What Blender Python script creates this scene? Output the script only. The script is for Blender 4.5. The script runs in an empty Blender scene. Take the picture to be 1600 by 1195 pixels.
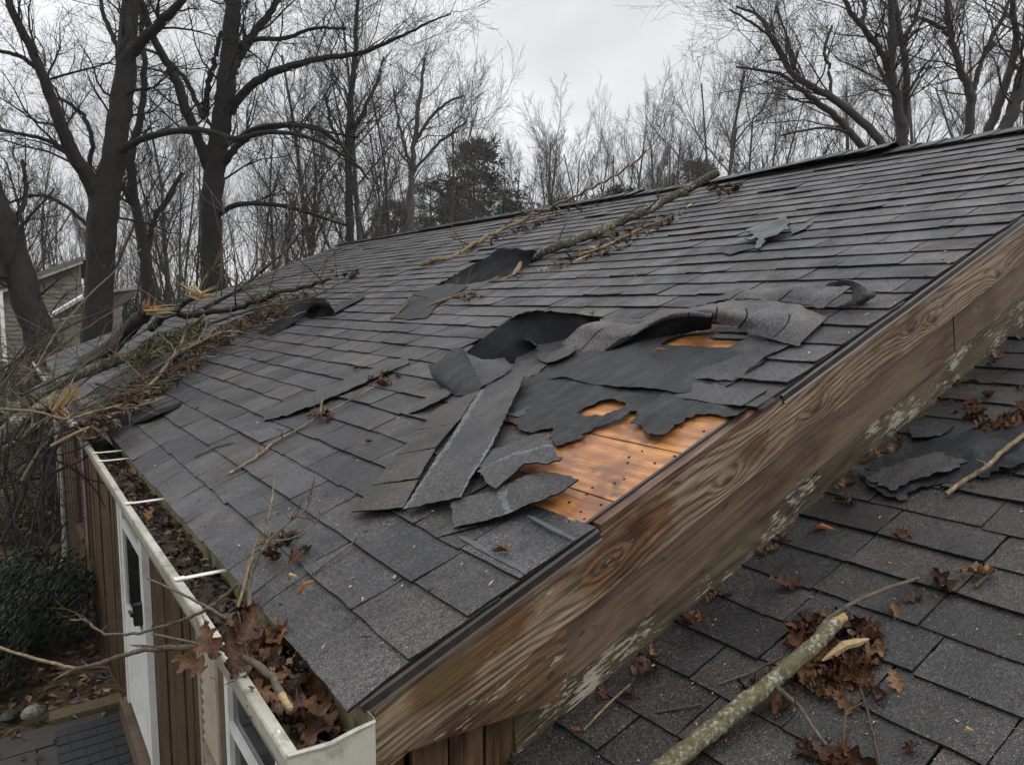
import bpy, math, random
import numpy as np
from mathutils import Vector, Matrix, noise
from mathutils.geometry import delaunay_2d_cdt

scene = bpy.context.scene
C = scene.collection
RNG = random.Random(11)
rad = math.radians

# ------------------------------------------------------------------ camera
FPX, CX, CY = 1164.0, 800.0, 597.5            # focal length and centre in photo pixels (1600 wide)
CAM = Vector((-0.509, -1.284, 0.771))
RIGHT = Vector((0.82267, -0.56852, 0.0))
FWD = Vector((0.56530, 0.81800, -0.10635))
UP = Vector((0.06046, 0.08749, 0.99433))
cam_d = bpy.data.cameras.new('camera')
cam_d.sensor_width = 36.0
cam_d.lens = 36.0 * FPX / 1600.0
cam_d.clip_start = 0.05
cam_d.clip_end = 1000.0
cam = bpy.data.objects.new('camera', cam_d)
mw = Matrix((RIGHT, UP, -FWD)).transposed().to_4x4()
mw.translation = CAM
cam.matrix_world = mw
C.objects.link(cam)
scene.camera = cam

# ------------------------------------------------------------------ sky and sun (overcast)
SUN_EL, SUN_AZ = 50.0, 205.0
wd = bpy.data.worlds.new('World')
scene.world = wd
wd.use_nodes = True
nt = wd.node_tree
bg = nt.nodes['Background']
sky = nt.nodes.new('ShaderNodeTexSky')
sky.sky_type = 'NISHITA'
sky.sun_disc = False
sky.sun_elevation = rad(SUN_EL)
sky.sun_rotation = rad(SUN_AZ)
tc = nt.nodes.new('ShaderNodeTexCoord')
mp = nt.nodes.new('ShaderNodeMapping')
mp.inputs['Scale'].default_value = (1.0, 1.0, 1.7)
mp.inputs['Location'].default_value = (0.35, 0.1, 0.2)
nt.links.new(tc.outputs['Generated'], mp.inputs['Vector'])
nz = nt.nodes.new('ShaderNodeTexNoise')
nz.inputs['Scale'].default_value = 2.2
nz.inputs['Detail'].default_value = 6.0
nz.inputs['Roughness'].default_value = 0.5
nz.inputs['Distortion'].default_value = 0.25
nt.links.new(mp.outputs['Vector'], nz.inputs['Vector'])
cr = nt.nodes.new('ShaderNodeValToRGB')
cr.color_ramp.elements[0].position = 0.34
cr.color_ramp.elements[0].color = (4.3, 4.37, 4.46, 1)
cr.color_ramp.elements[1].position = 0.64
cr.color_ramp.elements[1].color = (7.2, 7.25, 7.33, 1)
nt.links.new(nz.outputs['Fac'], cr.inputs['Fac'])
mx = nt.nodes.new('ShaderNodeMixRGB')
mx.inputs['Fac'].default_value = 0.94            # thick cloud over a little clear-sky light
nt.links.new(sky.outputs['Color'], mx.inputs['Color1'])
nt.links.new(cr.outputs['Color'], mx.inputs['Color2'])
# an overcast sky is about three times brighter overhead than at the horizon
sx = nt.nodes.new('ShaderNodeSeparateXYZ'); nt.links.new(tc.outputs['Generated'], sx.inputs[0])
mz = nt.nodes.new('ShaderNodeMath'); mz.operation = 'MAXIMUM'; mz.inputs[1].default_value = 0.0; nt.links.new(sx.outputs['Z'], mz.inputs[0])
ma = nt.nodes.new('ShaderNodeMath'); ma.operation = 'MULTIPLY_ADD'; ma.inputs[1].default_value = 1.25; ma.inputs[2].default_value = 0.70; nt.links.new(mz.outputs[0], ma.inputs[0])
mg = nt.nodes.new('ShaderNodeMixRGB'); mg.blend_type = 'MULTIPLY'; mg.inputs['Fac'].default_value = 1.0
nt.links.new(mx.outputs['Color'], mg.inputs['Color1']); nt.links.new(ma.outputs[0], mg.inputs['Color2'])
nt.links.new(mg.outputs['Color'], bg.inputs['Color'])
bg.inputs['Strength'].default_value = 0.10

sun_d = bpy.data.lights.new('sun', 'SUN')
sun_d.energy = 0.6
sun_d.angle = rad(25)
sun_d.color = (1.0, 0.96, 0.90)
sun = bpy.data.objects.new('sun', sun_d)
az, el = rad(SUN_AZ), rad(SUN_EL)
sdir = Vector((math.sin(az) * math.cos(el), math.cos(az) * math.cos(el), math.sin(el)))
sdir = Vector((0.45, -0.55, 0.72)).normalized()
sun.rotation_euler = (-sdir).to_track_quat('-Z', 'Y').to_euler()
sky.sun_elevation = math.asin(sdir.z)
sky.sun_rotation = math.atan2(sdir.x, sdir.y)
C.objects.link(sun)

vs = scene.view_settings
vs.view_transform = 'Standard'
vs.look = 'None'
vs.exposure = 0.66
vs.gamma = 1.0
vs.use_curve_mapping = False
scene.render.engine = 'CYCLES'
scene.cycles.max_bounces = 4
scene.cycles.volume_bounces = 0
scene.cycles.use_adaptive_sampling = True
scene.cycles.adaptive_threshold = 0.02
scene.cycles.use_denoising = True

# ------------------------------------------------------------------ frames of the two roof slopes
def ray(px, py):
    return FWD + RIGHT * ((px - CX) / FPX) - UP * ((py - CY) / FPX)

class Slope:
    def __init__(self, origin, ang):
        self.o = Vector(origin)
        self.R = Vector((math.cos(ang), 0, math.sin(ang)))
        self.N = Vector((-math.sin(ang), 0, math.cos(ang)))
        self.ang = ang
    def pt(self, s, y, h=0.0):
        return self.o + self.R * s + Vector((0, y, 0)) + self.N * h
    def at(self, px, py, h=0.0):
        r = ray(px, py)
        t = ((self.o + self.N * h) - CAM).dot(self.N) / r.dot(self.N)
        p = CAM + r * t - self.o
        return p.dot(self.R), p.y
    def px(self, px, py, h=0.0):
        s, y = self.at(px, py, h)
        return self.pt(s, y, h)

TANM = math.tan(rad(21.69))
MAIN = Slope((0, 0, 0), rad(21.69))
LOWR = Slope((0, 0, -0.436), math.atan(TANM - 0.023))
L_EAVE, S_RIDGE = 10.85, 4.73

def on_y(px, py, Y):
    r = ray(px, py); return CAM + r * ((Y - CAM.y) / r.y)
def on_x(px, py, X):
    r = ray(px, py); return CAM + r * ((X - CAM.x) / r.x)
def on_z(px, py, Z):
    r = ray(px, py); return CAM + r * ((Z - CAM.z) / r.z)
def at_d(px, py, d):
    return CAM + ray(px, py) * d
def depth(p):
    return (p - CAM).dot(FWD)
def to_px(p):
    v = p - CAM; d = v.dot(FWD)
    return CX + FPX * v.dot(RIGHT) / d, CY - FPX * v.dot(UP) / d, d

def lin(r, g, b):
    def f(c):
        c /= 255.0
        return c / 12.92 if c <= 0.04045 else ((c + 0.055) / 1.055) ** 2.4
    return (f(r), f(g), f(b), 1.0)

# ------------------------------------------------------------------ small node language
class Mat:
    def __init__(self, name):
        self.m = bpy.data.materials.new(name)
        self.m.use_nodes = True
        self.t = self.m.node_tree
        self.b = self.t.nodes['Principled BSDF']
    def n(self, kind, **kw):
        nd = self.t.nodes.new('ShaderNode' + kind)
        for k, v in kw.items():
            setattr(nd, k, v)
        return nd
    def put(self, sock, v):
        if hasattr(v, 'is_linked') or isinstance(v, bpy.types.NodeSocket):
            self.t.links.new(v, sock)
        else:
            sock.default_value = v
    def pos(self):
        return self.n('NewGeometry').outputs['Position']
    def objc(self):
        return self.n('TexCoord').outputs['Object']
    def rnd(self):
        return self.n('ObjectInfo').outputs['Random']
    def attr(self, name):
        return self.n('Attribute', attribute_name=name).outputs['Color']
    def scale(self, vec, s, loc=(0, 0, 0), rot=(0, 0, 0)):
        m = self.n('Mapping'); self.put(m.inputs['Vector'], vec)
        m.inputs['Scale'].default_value = s; m.inputs['Location'].default_value = loc
        m.inputs['Rotation'].default_value = rot
        return m.outputs['Vector']
    def noise(self, vec, scale, detail=3.0, rough=0.55, dist=0.0, col=False):
        nd = self.n('TexNoise'); self.put(nd.inputs['Vector'], vec)
        nd.inputs['Scale'].default_value = scale; nd.inputs['Detail'].default_value = detail
        nd.inputs['Roughness'].default_value = rough; nd.inputs['Distortion'].default_value = dist
        return nd.outputs['Color' if col else 'Fac']
    def vor(self, vec, scale, out='Distance', feat='F1', rnd=1.0):
        nd = self.n('TexVoronoi', feature=feat); self.put(nd.inputs['Vector'], vec)
        nd.inputs['Scale'].default_value = scale; nd.inputs['Randomness'].default_value = rnd
        return nd.outputs[out]
    def ramp(self, fac, stops, interp='LINEAR'):
        nd = self.n('ValToRGB'); self.put(nd.inputs['Fac'], fac)
        e = nd.color_ramp.elements; nd.color_ramp.interpolation = interp
        while len(e) < len(stops): e.new(0.5)
        for k, (p, c) in enumerate(stops):
            e[k].position = p
            e[k].color = c if not isinstance(c, (int, float)) else (c, c, c, 1)
        return nd.outputs['Color']
    def mix(self, fac, a, b, mode='MIX'):
        nd = self.n('MixRGB', blend_type=mode)
        self.put(nd.inputs['Fac'], fac); self.put(nd.inputs['Color1'], a); self.put(nd.inputs['Color2'], b)
        return nd.outputs['Color']
    def math(self, op, a, b=0.0, clamp=False):
        nd = self.n('Math', operation=op, use_clamp=clamp)
        self.put(nd.inputs[0], a); self.put(nd.inputs[1], b)
        return nd.outputs[0]
    def sep(self, v):
        nd = self.n('SeparateXYZ'); self.put(nd.inputs[0], v); return nd.outputs
    def comb(self, x, y, z):
        nd = self.n('CombineXYZ')
        for k, v in enumerate((x, y, z)): self.put(nd.inputs[k], v)
        return nd.outputs[0]
    def bump(self, h, strength=0.5, dist=0.01):
        nd = self.n('Bump'); self.put(nd.inputs['Height'], h)
        nd.inputs['Strength'].default_value = strength; nd.inputs['Distance'].default_value = dist
        self.t.links.new(nd.outputs['Normal'], self.b.inputs['Normal'])
    def set(self, col=None, rough=None, spec=None, metal=None, **kw):
        if col is not None: self.put(self.b.inputs['Base Color'], col)
        if rough is not None: self.put(self.b.inputs['Roughness'], rough)
        if spec is not None: self.put(self.b.inputs['Specular IOR Level'], spec)
        if metal is not None: self.put(self.b.inputs['Metallic'], metal)
        for k, v in kw.items(): self.put(self.b.inputs[k.replace('_', ' ')], v)
        return self.m

MT = {}
def shingle_mat(name, use_attr, base=None, wet=0.0):
    m = Mat(name); p = m.pos()
    tint = m.attr('tint') if use_attr else base
    g = m.noise(p, 270, 1.0, 0.6)
    g2 = m.noise(p, 90, 2.0, 0.6)
    gr = m.math('ADD', m.math('MULTIPLY', g, 0.65), m.math('MULTIPLY', g2, 0.35))
    val = m.ramp(gr, [(0.36, 0.12), (0.5, 0.92), (0.64, 2.5)])
    col = m.mix(1.0, tint, val, 'MULTIPLY')
    # worn spots that show the dark asphalt, and lighter dusty spots
    big = m.noise(p, 3.1, 4.0, 0.6)
    col = m.mix(m.ramp(big, [(0.46, 0.0), (0.62, 0.8)]), col, m.mix(1.0, col, (0.45, 0.47, 0.52, 1), 'MULTIPLY'))
    mid = m.noise(p, 17, 3.0, 0.65)
    col = m.mix(m.ramp(mid, [(0.54, 0.0), (0.72, 0.5)]), col, m.mix(1.0, col, (1.30, 1.16, 1.02, 1), 'MULTIPLY'))
    # single bright granules
    cell = m.vor(p, 260, 'Color')
    sp = m.ramp(m.sep(cell)[0], [(0.915, 0.0), (0.96, 0.75)])
    dst = m.ramp(m.vor(p, 260), [(0.28, 1.0), (0.42, 0.0)])
    col = m.mix(m.math('MULTIPLY', sp, dst), col, lin(150, 140, 124))
    # dark run-off streaks down the slope
    stk = m.noise(m.scale(p, (0.8, 7.0, 0.8)), 1.0, 4, 0.6)
    col = m.mix(m.ramp(stk, [(0.46, 0.0), (0.66, 0.7)]), col, m.mix(1.0, col, (0.55, 0.54, 0.55, 1), 'MULTIPLY'))
    rg = m.ramp(m.noise(p, 5.5, 4, 0.6), [(0.36, 0.72 - wet), (0.62, 0.38 - wet)])
    m.bump(gr, 0.8, 0.005)
    return m.set(col, rg, 0.48)
MT['shingle'] = shingle_mat('asphalt_shingle_granules', True)
MT['shingle_wet'] = shingle_mat('wet_dark_shingle_granules', True, wet=0.08)
MT['shingle_plain'] = shingle_mat('loose_shingle_granules', False, lin(57, 56, 56))
MT['shingle_brown'] = shingle_mat('brown_shingle_granules', False, lin(62, 55, 51))

m = Mat('asphalt_cut_edge'); p = m.pos()
m.bump(m.noise(p, 140, 3), 0.5, 0.004)
MT['edge'] = m.set(m.ramp(m.noise(p, 60, 3), [(0.3, lin(15, 15, 17)), (0.75, lin(38, 37, 38))]), 0.8, 0.25)

m = Mat('shingle_underside'); p = m.pos()
nzv = m.noise(p, 45, 4, 0.65)
m.bump(nzv, 0.35, 0.004)
MT['under'] = m.set(m.ramp(nzv, [(0.3, lin(9, 9, 10)), (0.7, lin(24, 25, 27))]), m.ramp(m.noise(p, 9, 2), [(0.35, 0.8), (0.65, 0.6)]), 0.12)

m = Mat('black_felt'); p = m.pos()
w1 = m.noise(m.scale(p, (3, 11, 3)), 2.4, 4, 0.6)
w2 = m.noise(p, 90, 3, 0.6)
c_ = m.ramp(w1, [(0.28, lin(15, 16, 17)), (0.52, lin(25, 26, 27)), (0.74, lin(40, 41, 43))])
c_ = m.mix(0.35, c_, m.ramp(w2, [(0.3, 0.02), (0.7, 0.09)]))
w3 = m.noise(m.scale(p, (9, 30, 9)), 1.0, 4, 0.6, 0.6)
m.bump(m.math('ADD', m.math('MULTIPLY', w1, 0.6), m.math('ADD', m.math('MULTIPLY', w2, 0.08), m.math('MULTIPLY', w3, 0.35))), 0.6, 0.025)
MT['felt'] = m.set(c_, m.ramp(w1, [(0.3, 0.62), (0.7, 0.46)]), 0.18)

m = Mat('sealant'); p = m.pos()
q = m.noise(p, 60, 4, 0.7)
m.bump(q, 0.5, 0.004)
MT['seal'] =  m.set(m.ramp(q, [(0.40, lin(70, 72, 75)), (0.58, lin(92, 94, 97)), (0.74, lin(150, 151, 152))]), 0.45, 0.5)

m = Mat('dark_lower_felt'); p = m.pos()
w1 = m.noise(p, 14, 5, 0.65)
m.bump(w1, 0.6, 0.02)
MT['felt_dark'] = m.set(m.ramp(w1, [(0.3, lin(16, 18, 20)), (0.7, lin(40, 43, 46))]), m.ramp(w1, [(0.35, 0.75), (0.65, 0.5)]), 0.3)

def wood_mat(name, dark, mid, light, stain, paint, green, paint_amt, freq=470.0, rough=0.58, ks=(1.3, 1.0, 6.0), bandw=0.20, gth=0.52, fibc=1.7, knots=(), damp=()):
    """weathered board; grain runs along object x, the face is object x-z"""
    m = Mat(name); o = m.objc(); rn = m.rnd()
    off = m.comb(m.math('MULTIPLY', rn, 37.0), 0.0, m.math('MULTIPLY', rn, 11.0))
    vadd = m.n('VectorMath', operation='ADD'); m.put(vadd.inputs[0], o); m.put(vadd.inputs[1], off)
    v = vadd.outputs[0]
    s = m.sep(v)
    kn = m.vor(m.scale(v, ks), 1.0)
    bulge = m.ramp(kn, [(0.0, 1.0), (0.10, 0.75), (0.34, 0.12), (0.6, 0.0)])
    so_ = m.sep(o); kd = None
    for kx, kz in knots:                             # knots at their own places on the board
        dx = m.math('MULTIPLY', m.math('SUBTRACT', so_[0], kx), 0.38); dz = m.math('SUBTRACT', so_[2], kz)
        dd = m.math('SQRT', m.math('ADD', m.math('MULTIPLY', dx, dx), m.math('MULTIPLY', dz, dz)))
        kd = dd if kd is None else m.math('MINIMUM', kd, dd)
    warp = m.noise(m.scale(v, (0.9, 1, 8.0)), 1.0, 1.5, 0.4)
    if kd is not None:
        bulge = m.math('ADD', bulge, m.ramp(kd, [(0.0, 1.0), (0.012, 0.75), (0.035, 0.2), (0.07, 0.0)]))
    ph = m.math('ADD', m.math('MULTIPLY', s[2], freq * 0.6), m.math('ADD', m.math('MULTIPLY', bulge, 18.0), m.math('MULTIPLY', warp, 58.0)))
    band = m.math('POWER', m.math('ADD', m.math('MULTIPLY', m.math('SINE', ph), 0.5), 0.5), 1.6)
    fib = m.math('ADD', m.math('MULTIPLY', m.math('SUBTRACT', m.noise(m.scale(v, (6.0, 40, 150.0)), 1.0, 4, 0.7), 0.5), fibc), 0.5)
    g = m.math('ADD', m.math('MULTIPLY', m.math('SUBTRACT', 1.0, band), bandw), m.math('MULTIPLY', fib, 1.0 - bandw))
    col = m.ramp(g, [(0.20, dark), (0.46, mid), (0.78, light)])
    col = m.mix(m.ramp(kn, [(0.03, 0.92), (0.075, 0.0)]), col, lin(30, 20, 14))
    if kd is not None:
        col = m.mix(m.ramp(kd, [(0.006, 0.9), (0.013, 0.0)]), col, lin(34, 22, 15))
    big = m.noise(m.scale(v, (1.5, 1, 5.5)), 1.3, 4, 0.62)
    col = m.mix(m.ramp(big, [(0.47, 0.0), (0.64, 0.8)]), col, m.mix(1.0, col, stain, 'MULTIPLY'))
    for kx, kz, kr in damp:                          # soaked patches with a ragged rim
        dx = m.math('MULTIPLY', m.math('SUBTRACT', so_[0], kx), 0.55); dz = m.math('SUBTRACT', so_[2], kz)
        dd = m.math('SQRT', m.math('ADD', m.math('MULTIPLY', dx, dx), m.math('MULTIPLY', dz, dz)))
        dd = m.math('ADD', dd, m.math('MULTIPLY', m.math('SUBTRACT', m.noise(m.scale(v, (7, 1, 16)), 1.0, 4, 0.65), 0.5), kr * 1.6))
        col = m.mix(m.ramp(dd, [(kr * 0.6, 0.85), (kr, 0.0)]), col, m.mix(1.0, col, lin(188, 150, 104), 'MULTIPLY'))
    gm = m.noise(m.scale(v, (2.0, 1, 6.0), (5, 3, 9)), 1.6, 4, 0.6)
    col = m.mix(m.ramp(gm, [(gth, 0.0), (gth + 0.18, 0.6)]), col, green)
    spots = m.noise(m.scale(v, (16, 1, 30), (2, 7, 1)), 1.0, 2, 0.5)
    col = m.mix(m.ramp(spots, [(0.66, 0.0), (0.71, 0.75)]), col, lin(52, 36, 26))
    pm = m.math('ADD', m.math('MULTIPLY', m.noise(m.scale(v, (2.2, 1, 5.0), (9, 1, 4)), 1.8, 5, 0.7), 0.6),
                m.math('MULTIPLY', m.noise(m.scale(v, (14, 1, 120), (3, 3, 3)), 1.0, 4, 0.7), 0.4))
    pmask = m.ramp(pm, [(0.645 - paint_amt, 0.0), (0.675 - paint_amt, 0.85)])
    col = m.mix(pmask, col, paint)
    m.bump(m.math('ADD', m.math('MULTIPLY', g, 0.7), m.math('MULTIPLY', pmask, 0.35)), 0.75, 0.006)
    return m.set(col, rough, 0.35)
def kn(px, py):
    q = on_y(px, py, 0.0); return (q.dot(MAIN.R), q.dot(MAIN.N))
KN1 = [kn(1276, 640), kn(1424, 517), kn(1460, 500), kn(1138, 750), kn(950, 880), kn(1560, 430)]
MT['rake'] = wood_mat('weathered_rake_board', lin(42, 33, 25), lin(107, 90, 72), lin(160, 138, 113), lin(142, 110, 84), lin(166, 160, 148), lin(84, 73, 48), 0.045, bandw=0.27, fibc=1.6, knots=KN1, damp=[kn(965, 868) + (.085,), kn(1020, 815) + (.06,), kn(790, 985) + (.05,), kn(700, 1060) + (.06,), kn(1180, 700) + (.04,)])
MT['rake_wet'] = wood_mat('wet_stained_board', lin(40, 27, 19), lin(80, 58, 41), lin(120, 92, 66), lin(140, 102, 70), lin(166, 160, 146), lin(96, 82, 46), 0.07, rough=0.5)
MT['rake_mid'] = wood_mat('brown_middle_board', lin(50, 39, 31), lin(88, 71, 57), lin(118, 98, 80), lin(150, 124, 106), lin(146, 132, 118), lin(98, 86, 62), 0.03, freq=150, bandw=0.10, fibc=0.7)
MT['rake_low'] = wood_mat('mossy_paint_flecked_board', lin(42, 36, 27), lin(74, 64, 48), lin(100, 88, 68), lin(120, 112, 92), lin(160, 154, 138), lin(78, 72, 50), 0.118, freq=240, bandw=0.20, gth=0.57, fibc=1.1)
MT['redwood'] = wood_mat('wet_red_trim', lin(36, 24, 19), lin(76, 52, 39), lin(124, 92, 72), lin(150, 96, 70), lin(170, 130, 100), lin(84, 58, 36), -0.05, freq=120, rough=0.32)
MT['siding'] = wood_mat('brown_vertical_siding', lin(32, 24, 16), lin(68, 51, 34), lin(106, 82, 56), lin(140, 116, 90), lin(150, 130, 104), lin(84, 66, 42), -0.05, freq=260, rough=0.6)

m = Mat('exposed_plywood'); o = m.objc(); rn = m.rnd()
vadd = m.n('VectorMath', operation='ADD'); m.put(vadd.inputs[0], o); m.put(vadd.inputs[1], m.comb(m.math('MULTIPLY', rn, 9.0), m.math('MULTIPLY', rn, 17.0), 0.0))
v = vadd.outputs[0]
warp = m.noise(m.scale(v, (3.0, 1.2, 1)), 1.5, 3, 0.55)
s = m.sep(v)
ph = m.math('ADD', m.math('MULTIPLY', s[0], 130.0), m.math('MULTIPLY', warp, 20.0))
band = m.math('ADD', m.math('MULTIPLY', m.math('SINE', ph), 0.5), 0.5)
fib = m.noise(m.scale(v, (150, 12, 1)), 1.0, 3, 0.6)
g = m.math('ADD', m.math('MULTIPLY', band, 0.22), m.math('MULTIPLY', fib, 0.78))
col = m.ramp(g, [(0.22, lin(122, 76, 42)), (0.5, lin(172, 116, 66)), (0.8, lin(204, 152, 96))])
st = m.noise(v, 5.0, 4, 0.6)
col = m.mix(m.ramp(st, [(0.44, 0.0), (0.62, 0.85)]), col, lin(100, 52, 24))
st2 = m.noise(m.scale(v, (1, 1, 1), (4, 4, 4)), 8.0, 3, 0.6)
col = m.mix(m.ramp(st2, [(0.58, 0.0), (0.68, 0.7)]), col, lin(66, 38, 22))
m.bump(g, 0.5, 0.003)
MT['ply'] = m.set(col, m.ramp(st, [(0.4, 0.5), (0.65, 0.28)]), 0.5)

def flat(name, c, rough=0.6, spec=0.4, metal=0.0, var=0.25, sc=6.0, bump=0.0, dirt=None, damt=0.6):
    m = Mat(name); p = m.pos()
    n_ = m.noise(p, sc, 5, 0.65)
    col = m.mix(m.ramp(n_, [(0.25, 1.0), (0.75, 0.0)]), c, m.mix(1.0, c, (1 - var, 1 - var, 1 - var, 1), 'MULTIPLY'))
    if dirt:
        d = m.noise(p, sc * 2.3, 5, 0.7)
        col = m.mix(m.ramp(d, [(0.48, 0.0), (0.66, damt)]), col, dirt)
    if bump: m.bump(m.noise(p, sc * 9, 3), bump, 0.004)
    return m.set(col, rough, spec, metal)
MT['glue'] = flat('dull_grey_glue_strip', lin(84, 88, 94), 0.5, 0.4, 0, 0.45, 22, 0.3, lin(52, 52, 54), 0.7)
MT['drip'] = flat('brown_drip_edge_metal', lin(42, 36, 34), 0.38, 0.5, 0.0, 0.35, 7, 0.0, lin(72, 62, 56), 0.5)
MT['gutter'] = flat('cream_gutter_paint', lin(186, 183, 170), 0.42, 0.5, 0, 0.3, 5, 0.15, lin(104, 98, 80), 0.8)
MT['gutter_back'] = flat('mildewed_gutter_back', lin(150, 142, 108), 0.5, 0.4, 0, 0.35, 5, 0.0, lin(52, 48, 30), 0.9)
MT['strap'] = flat('white_aluminium_strap', lin(226, 224, 216), 0.35, 0.5, 0, 0.1, 9)
MT['white'] = flat('white_door_paint', lin(226, 226, 222), 0.4, 0.5, 0, 0.08, 3, 0, lin(150, 146, 134), 0.35)
MT['tan'] = flat('tan_shutter_paint', lin(150, 138, 120), 0.5, 0.4, 0, 0.15, 3, 0, lin(96, 84, 66), 0.4)
MT['brown_trim'] = flat('brown_window_trim', lin(84, 58, 42), 0.5, 0.4, 0, 0.3, 4, 0.2)
MT['black'] = flat('black_fitting', lin(20, 20, 20), 0.4, 0.5)
MT['dark'] = flat('dark_void_wood', lin(40, 30, 22), 0.8, 0.2, 0, 0.3, 6)
m = Mat('window_glass'); MT['glass'] = m.set(lin(26, 30, 32), 0.06, 0.6)
MT['nail'] = flat('rusty_nail', lin(40, 24, 16), 0.7, 0.3)
MT['deck'] = flat('roof_deck_dark', lin(40, 32, 26), 0.9, 0.2)
MT['muck'] = flat('wet_leaf_muck', lin(36, 26, 20), 0.35, 0.5, 0, 0.6, 30, 0.8, lin(66, 46, 30), 0.7)

def bark_mat(name, a, b, lich, lamt, sc=1.0, moss=None, rough=0.8, lsc=1.0):
    m = Mat(name); p = m.pos()
    n1 = m.noise(p, 26 * sc, 5, 0.7)
    n2 = m.noise(m.scale(p, (1, 1, 0.22)), 60 * sc, 3, 0.6)
    g = m.math('ADD', m.math('MULTIPLY', n1, 0.5), m.math('MULTIPLY', n2, 0.5))
    col = m.ramp(g, [(0.3, a), (0.7, b)])
    if lich is not None:
        l = m.math('ADD', m.math('MULTIPLY', m.noise(p, 34 * sc * lsc, 5, 0.7), 0.7), m.math('MULTIPLY', m.noise(p, 9 * sc, 2, 0.5), 0.3))
        col = m.mix(m.ramp(l, [(0.57 - lamt, 0.0), (0.67 - lamt, 0.92)]), col, lich)
    if moss is not None:
        l2 = m.noise(p, 10 * sc, 4, 0.6)
        col = m.mix(m.ramp(l2, [(0.52, 0.0), (0.66, 0.8)]), col, moss)
    m.bump(g, 0.8, 0.012 / sc)
    return m.set(col, rough, 0.3)
MT['bark'] = bark_mat('wet_dark_bark', lin(11, 10, 9), lin(44, 40, 36), lin(66, 66, 60), -0.08, 0.5)
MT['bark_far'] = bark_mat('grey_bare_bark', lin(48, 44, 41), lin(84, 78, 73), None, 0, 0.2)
MT['bark_right'] = bark_mat('brown_grey_bark', lin(26, 23, 21), lin(70, 63, 56), lin(112, 106, 94), -0.06, 0.3)
MT['limb_black'] = bark_mat('wet_black_bark', lin(16, 15, 14), lin(44, 40, 36), lin(70, 70, 60), -0.1, 1.2)
MT['limb_lichen'] = bark_mat('lichen_covered_bark', lin(52, 47, 36), lin(112, 104, 82), lin(158, 160, 138), 0.055, 1.3, lin(84, 82, 50), lsc=2.2)
MT['limb_mossy'] = bark_mat('dark_mossy_limb_bark', lin(30, 27, 22), lin(82, 76, 62), lin(150, 152, 134), 0.06, 1.1, lin(62, 62, 38), lsc=1.6)
MT['limb_pale'] = bark_mat('pale_stripped_branch', lin(76, 62, 46), lin(146, 126, 98), lin(172, 158, 130), 0.02, 1.5)
MT['limb_grey'] = bark_mat('grey_branch_bark', lin(48, 43, 36), lin(108, 100, 84), lin(146, 146, 126), -0.02, 1.4)
MT['twig'] = bark_mat('dry_twig_bark', lin(46, 35, 26), lin(98, 79, 59), None, 0, 2.0)
MT['split'] = wood_mat('fresh_split_wood', lin(120, 82, 50), lin(168, 124, 82), lin(204, 164, 116), lin(200, 150, 100), lin(232, 200, 150), lin(196, 140, 70), -0.03, freq=190, rough=0.55)
MT['split_orange'] = flat('raw_orange_splinters', lin(148, 104, 68), 0.6, 0.3, 0, 0.5, 40, 0.6, lin(150, 76, 34), 0.8)
MT['split_yellow'] = flat('raw_yellow_splinters', lin(190, 166, 124), 0.65, 0.3, 0, 0.4, 60, 0.8, lin(146, 108, 68), 0.8)

def leaf_mat(name, stops, rough=0.45):
    m = Mat(name); p = m.pos()
    n1 = m.noise(p, 55, 4, 0.65)
    col = m.ramp(m.rnd(), stops)
    col = m.mix(1.0, col, m.ramp(n1, [(0.3, 0.5), (0.7, 1.4)]), 'MULTIPLY')
    so = m.sep(m.objc()); ax = m.math('ABSOLUTE', so[0])
    mid = m.math('SUBTRACT', 1.0, m.math('MULTIPLY', ax, 60.0), True)
    fr = m.math('FRACT', m.math('MULTIPLY', m.math('SUBTRACT', so[1], m.math('MULTIPLY', ax, 0.9)), 7.0))
    side = m.math('SUBTRACT', 1.0, m.math('MULTIPLY', m.math('ABSOLUTE', m.math('SUBTRACT', fr, 0.5)), 11.0), True)
    vein = m.math('MAXIMUM', mid, m.math('MULTIPLY', side, 0.6))
    col = m.mix(m.math('MULTIPLY', vein, 0.55), col, m.mix(1.0, col, (1.7, 1.6, 1.45, 1), 'MULTIPLY'))
    m.bump(m.math('ADD', n1, m.math('MULTIPLY', vein, 0.8)), 0.6, 0.004)
    return m.set(col, rough, 0.25)
MT['leaf'] = leaf_mat('dry_brown_leaf', [(0.0, lin(46, 29, 20)), (0.3, lin(76, 48, 31)), (0.55, lin(100, 66, 42)), (0.75, lin(60, 38, 29)), (1.0, lin(128, 96, 68))])
MT['leaf_dark'] = leaf_mat('wet_dark_leaf', [(0.0, lin(40, 28, 22)), (0.5, lin(66, 44, 34)), (1.0, lin(92, 66, 50))], 0.3)
def attr_leaf(name, rough=0.5, spec=0.4):
    m = Mat(name)
    return m.set(m.attr('tint'), rough, spec)
MT['litter'] = attr_leaf('scattered_leaf_litter', 0.5, 0.35)
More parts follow.
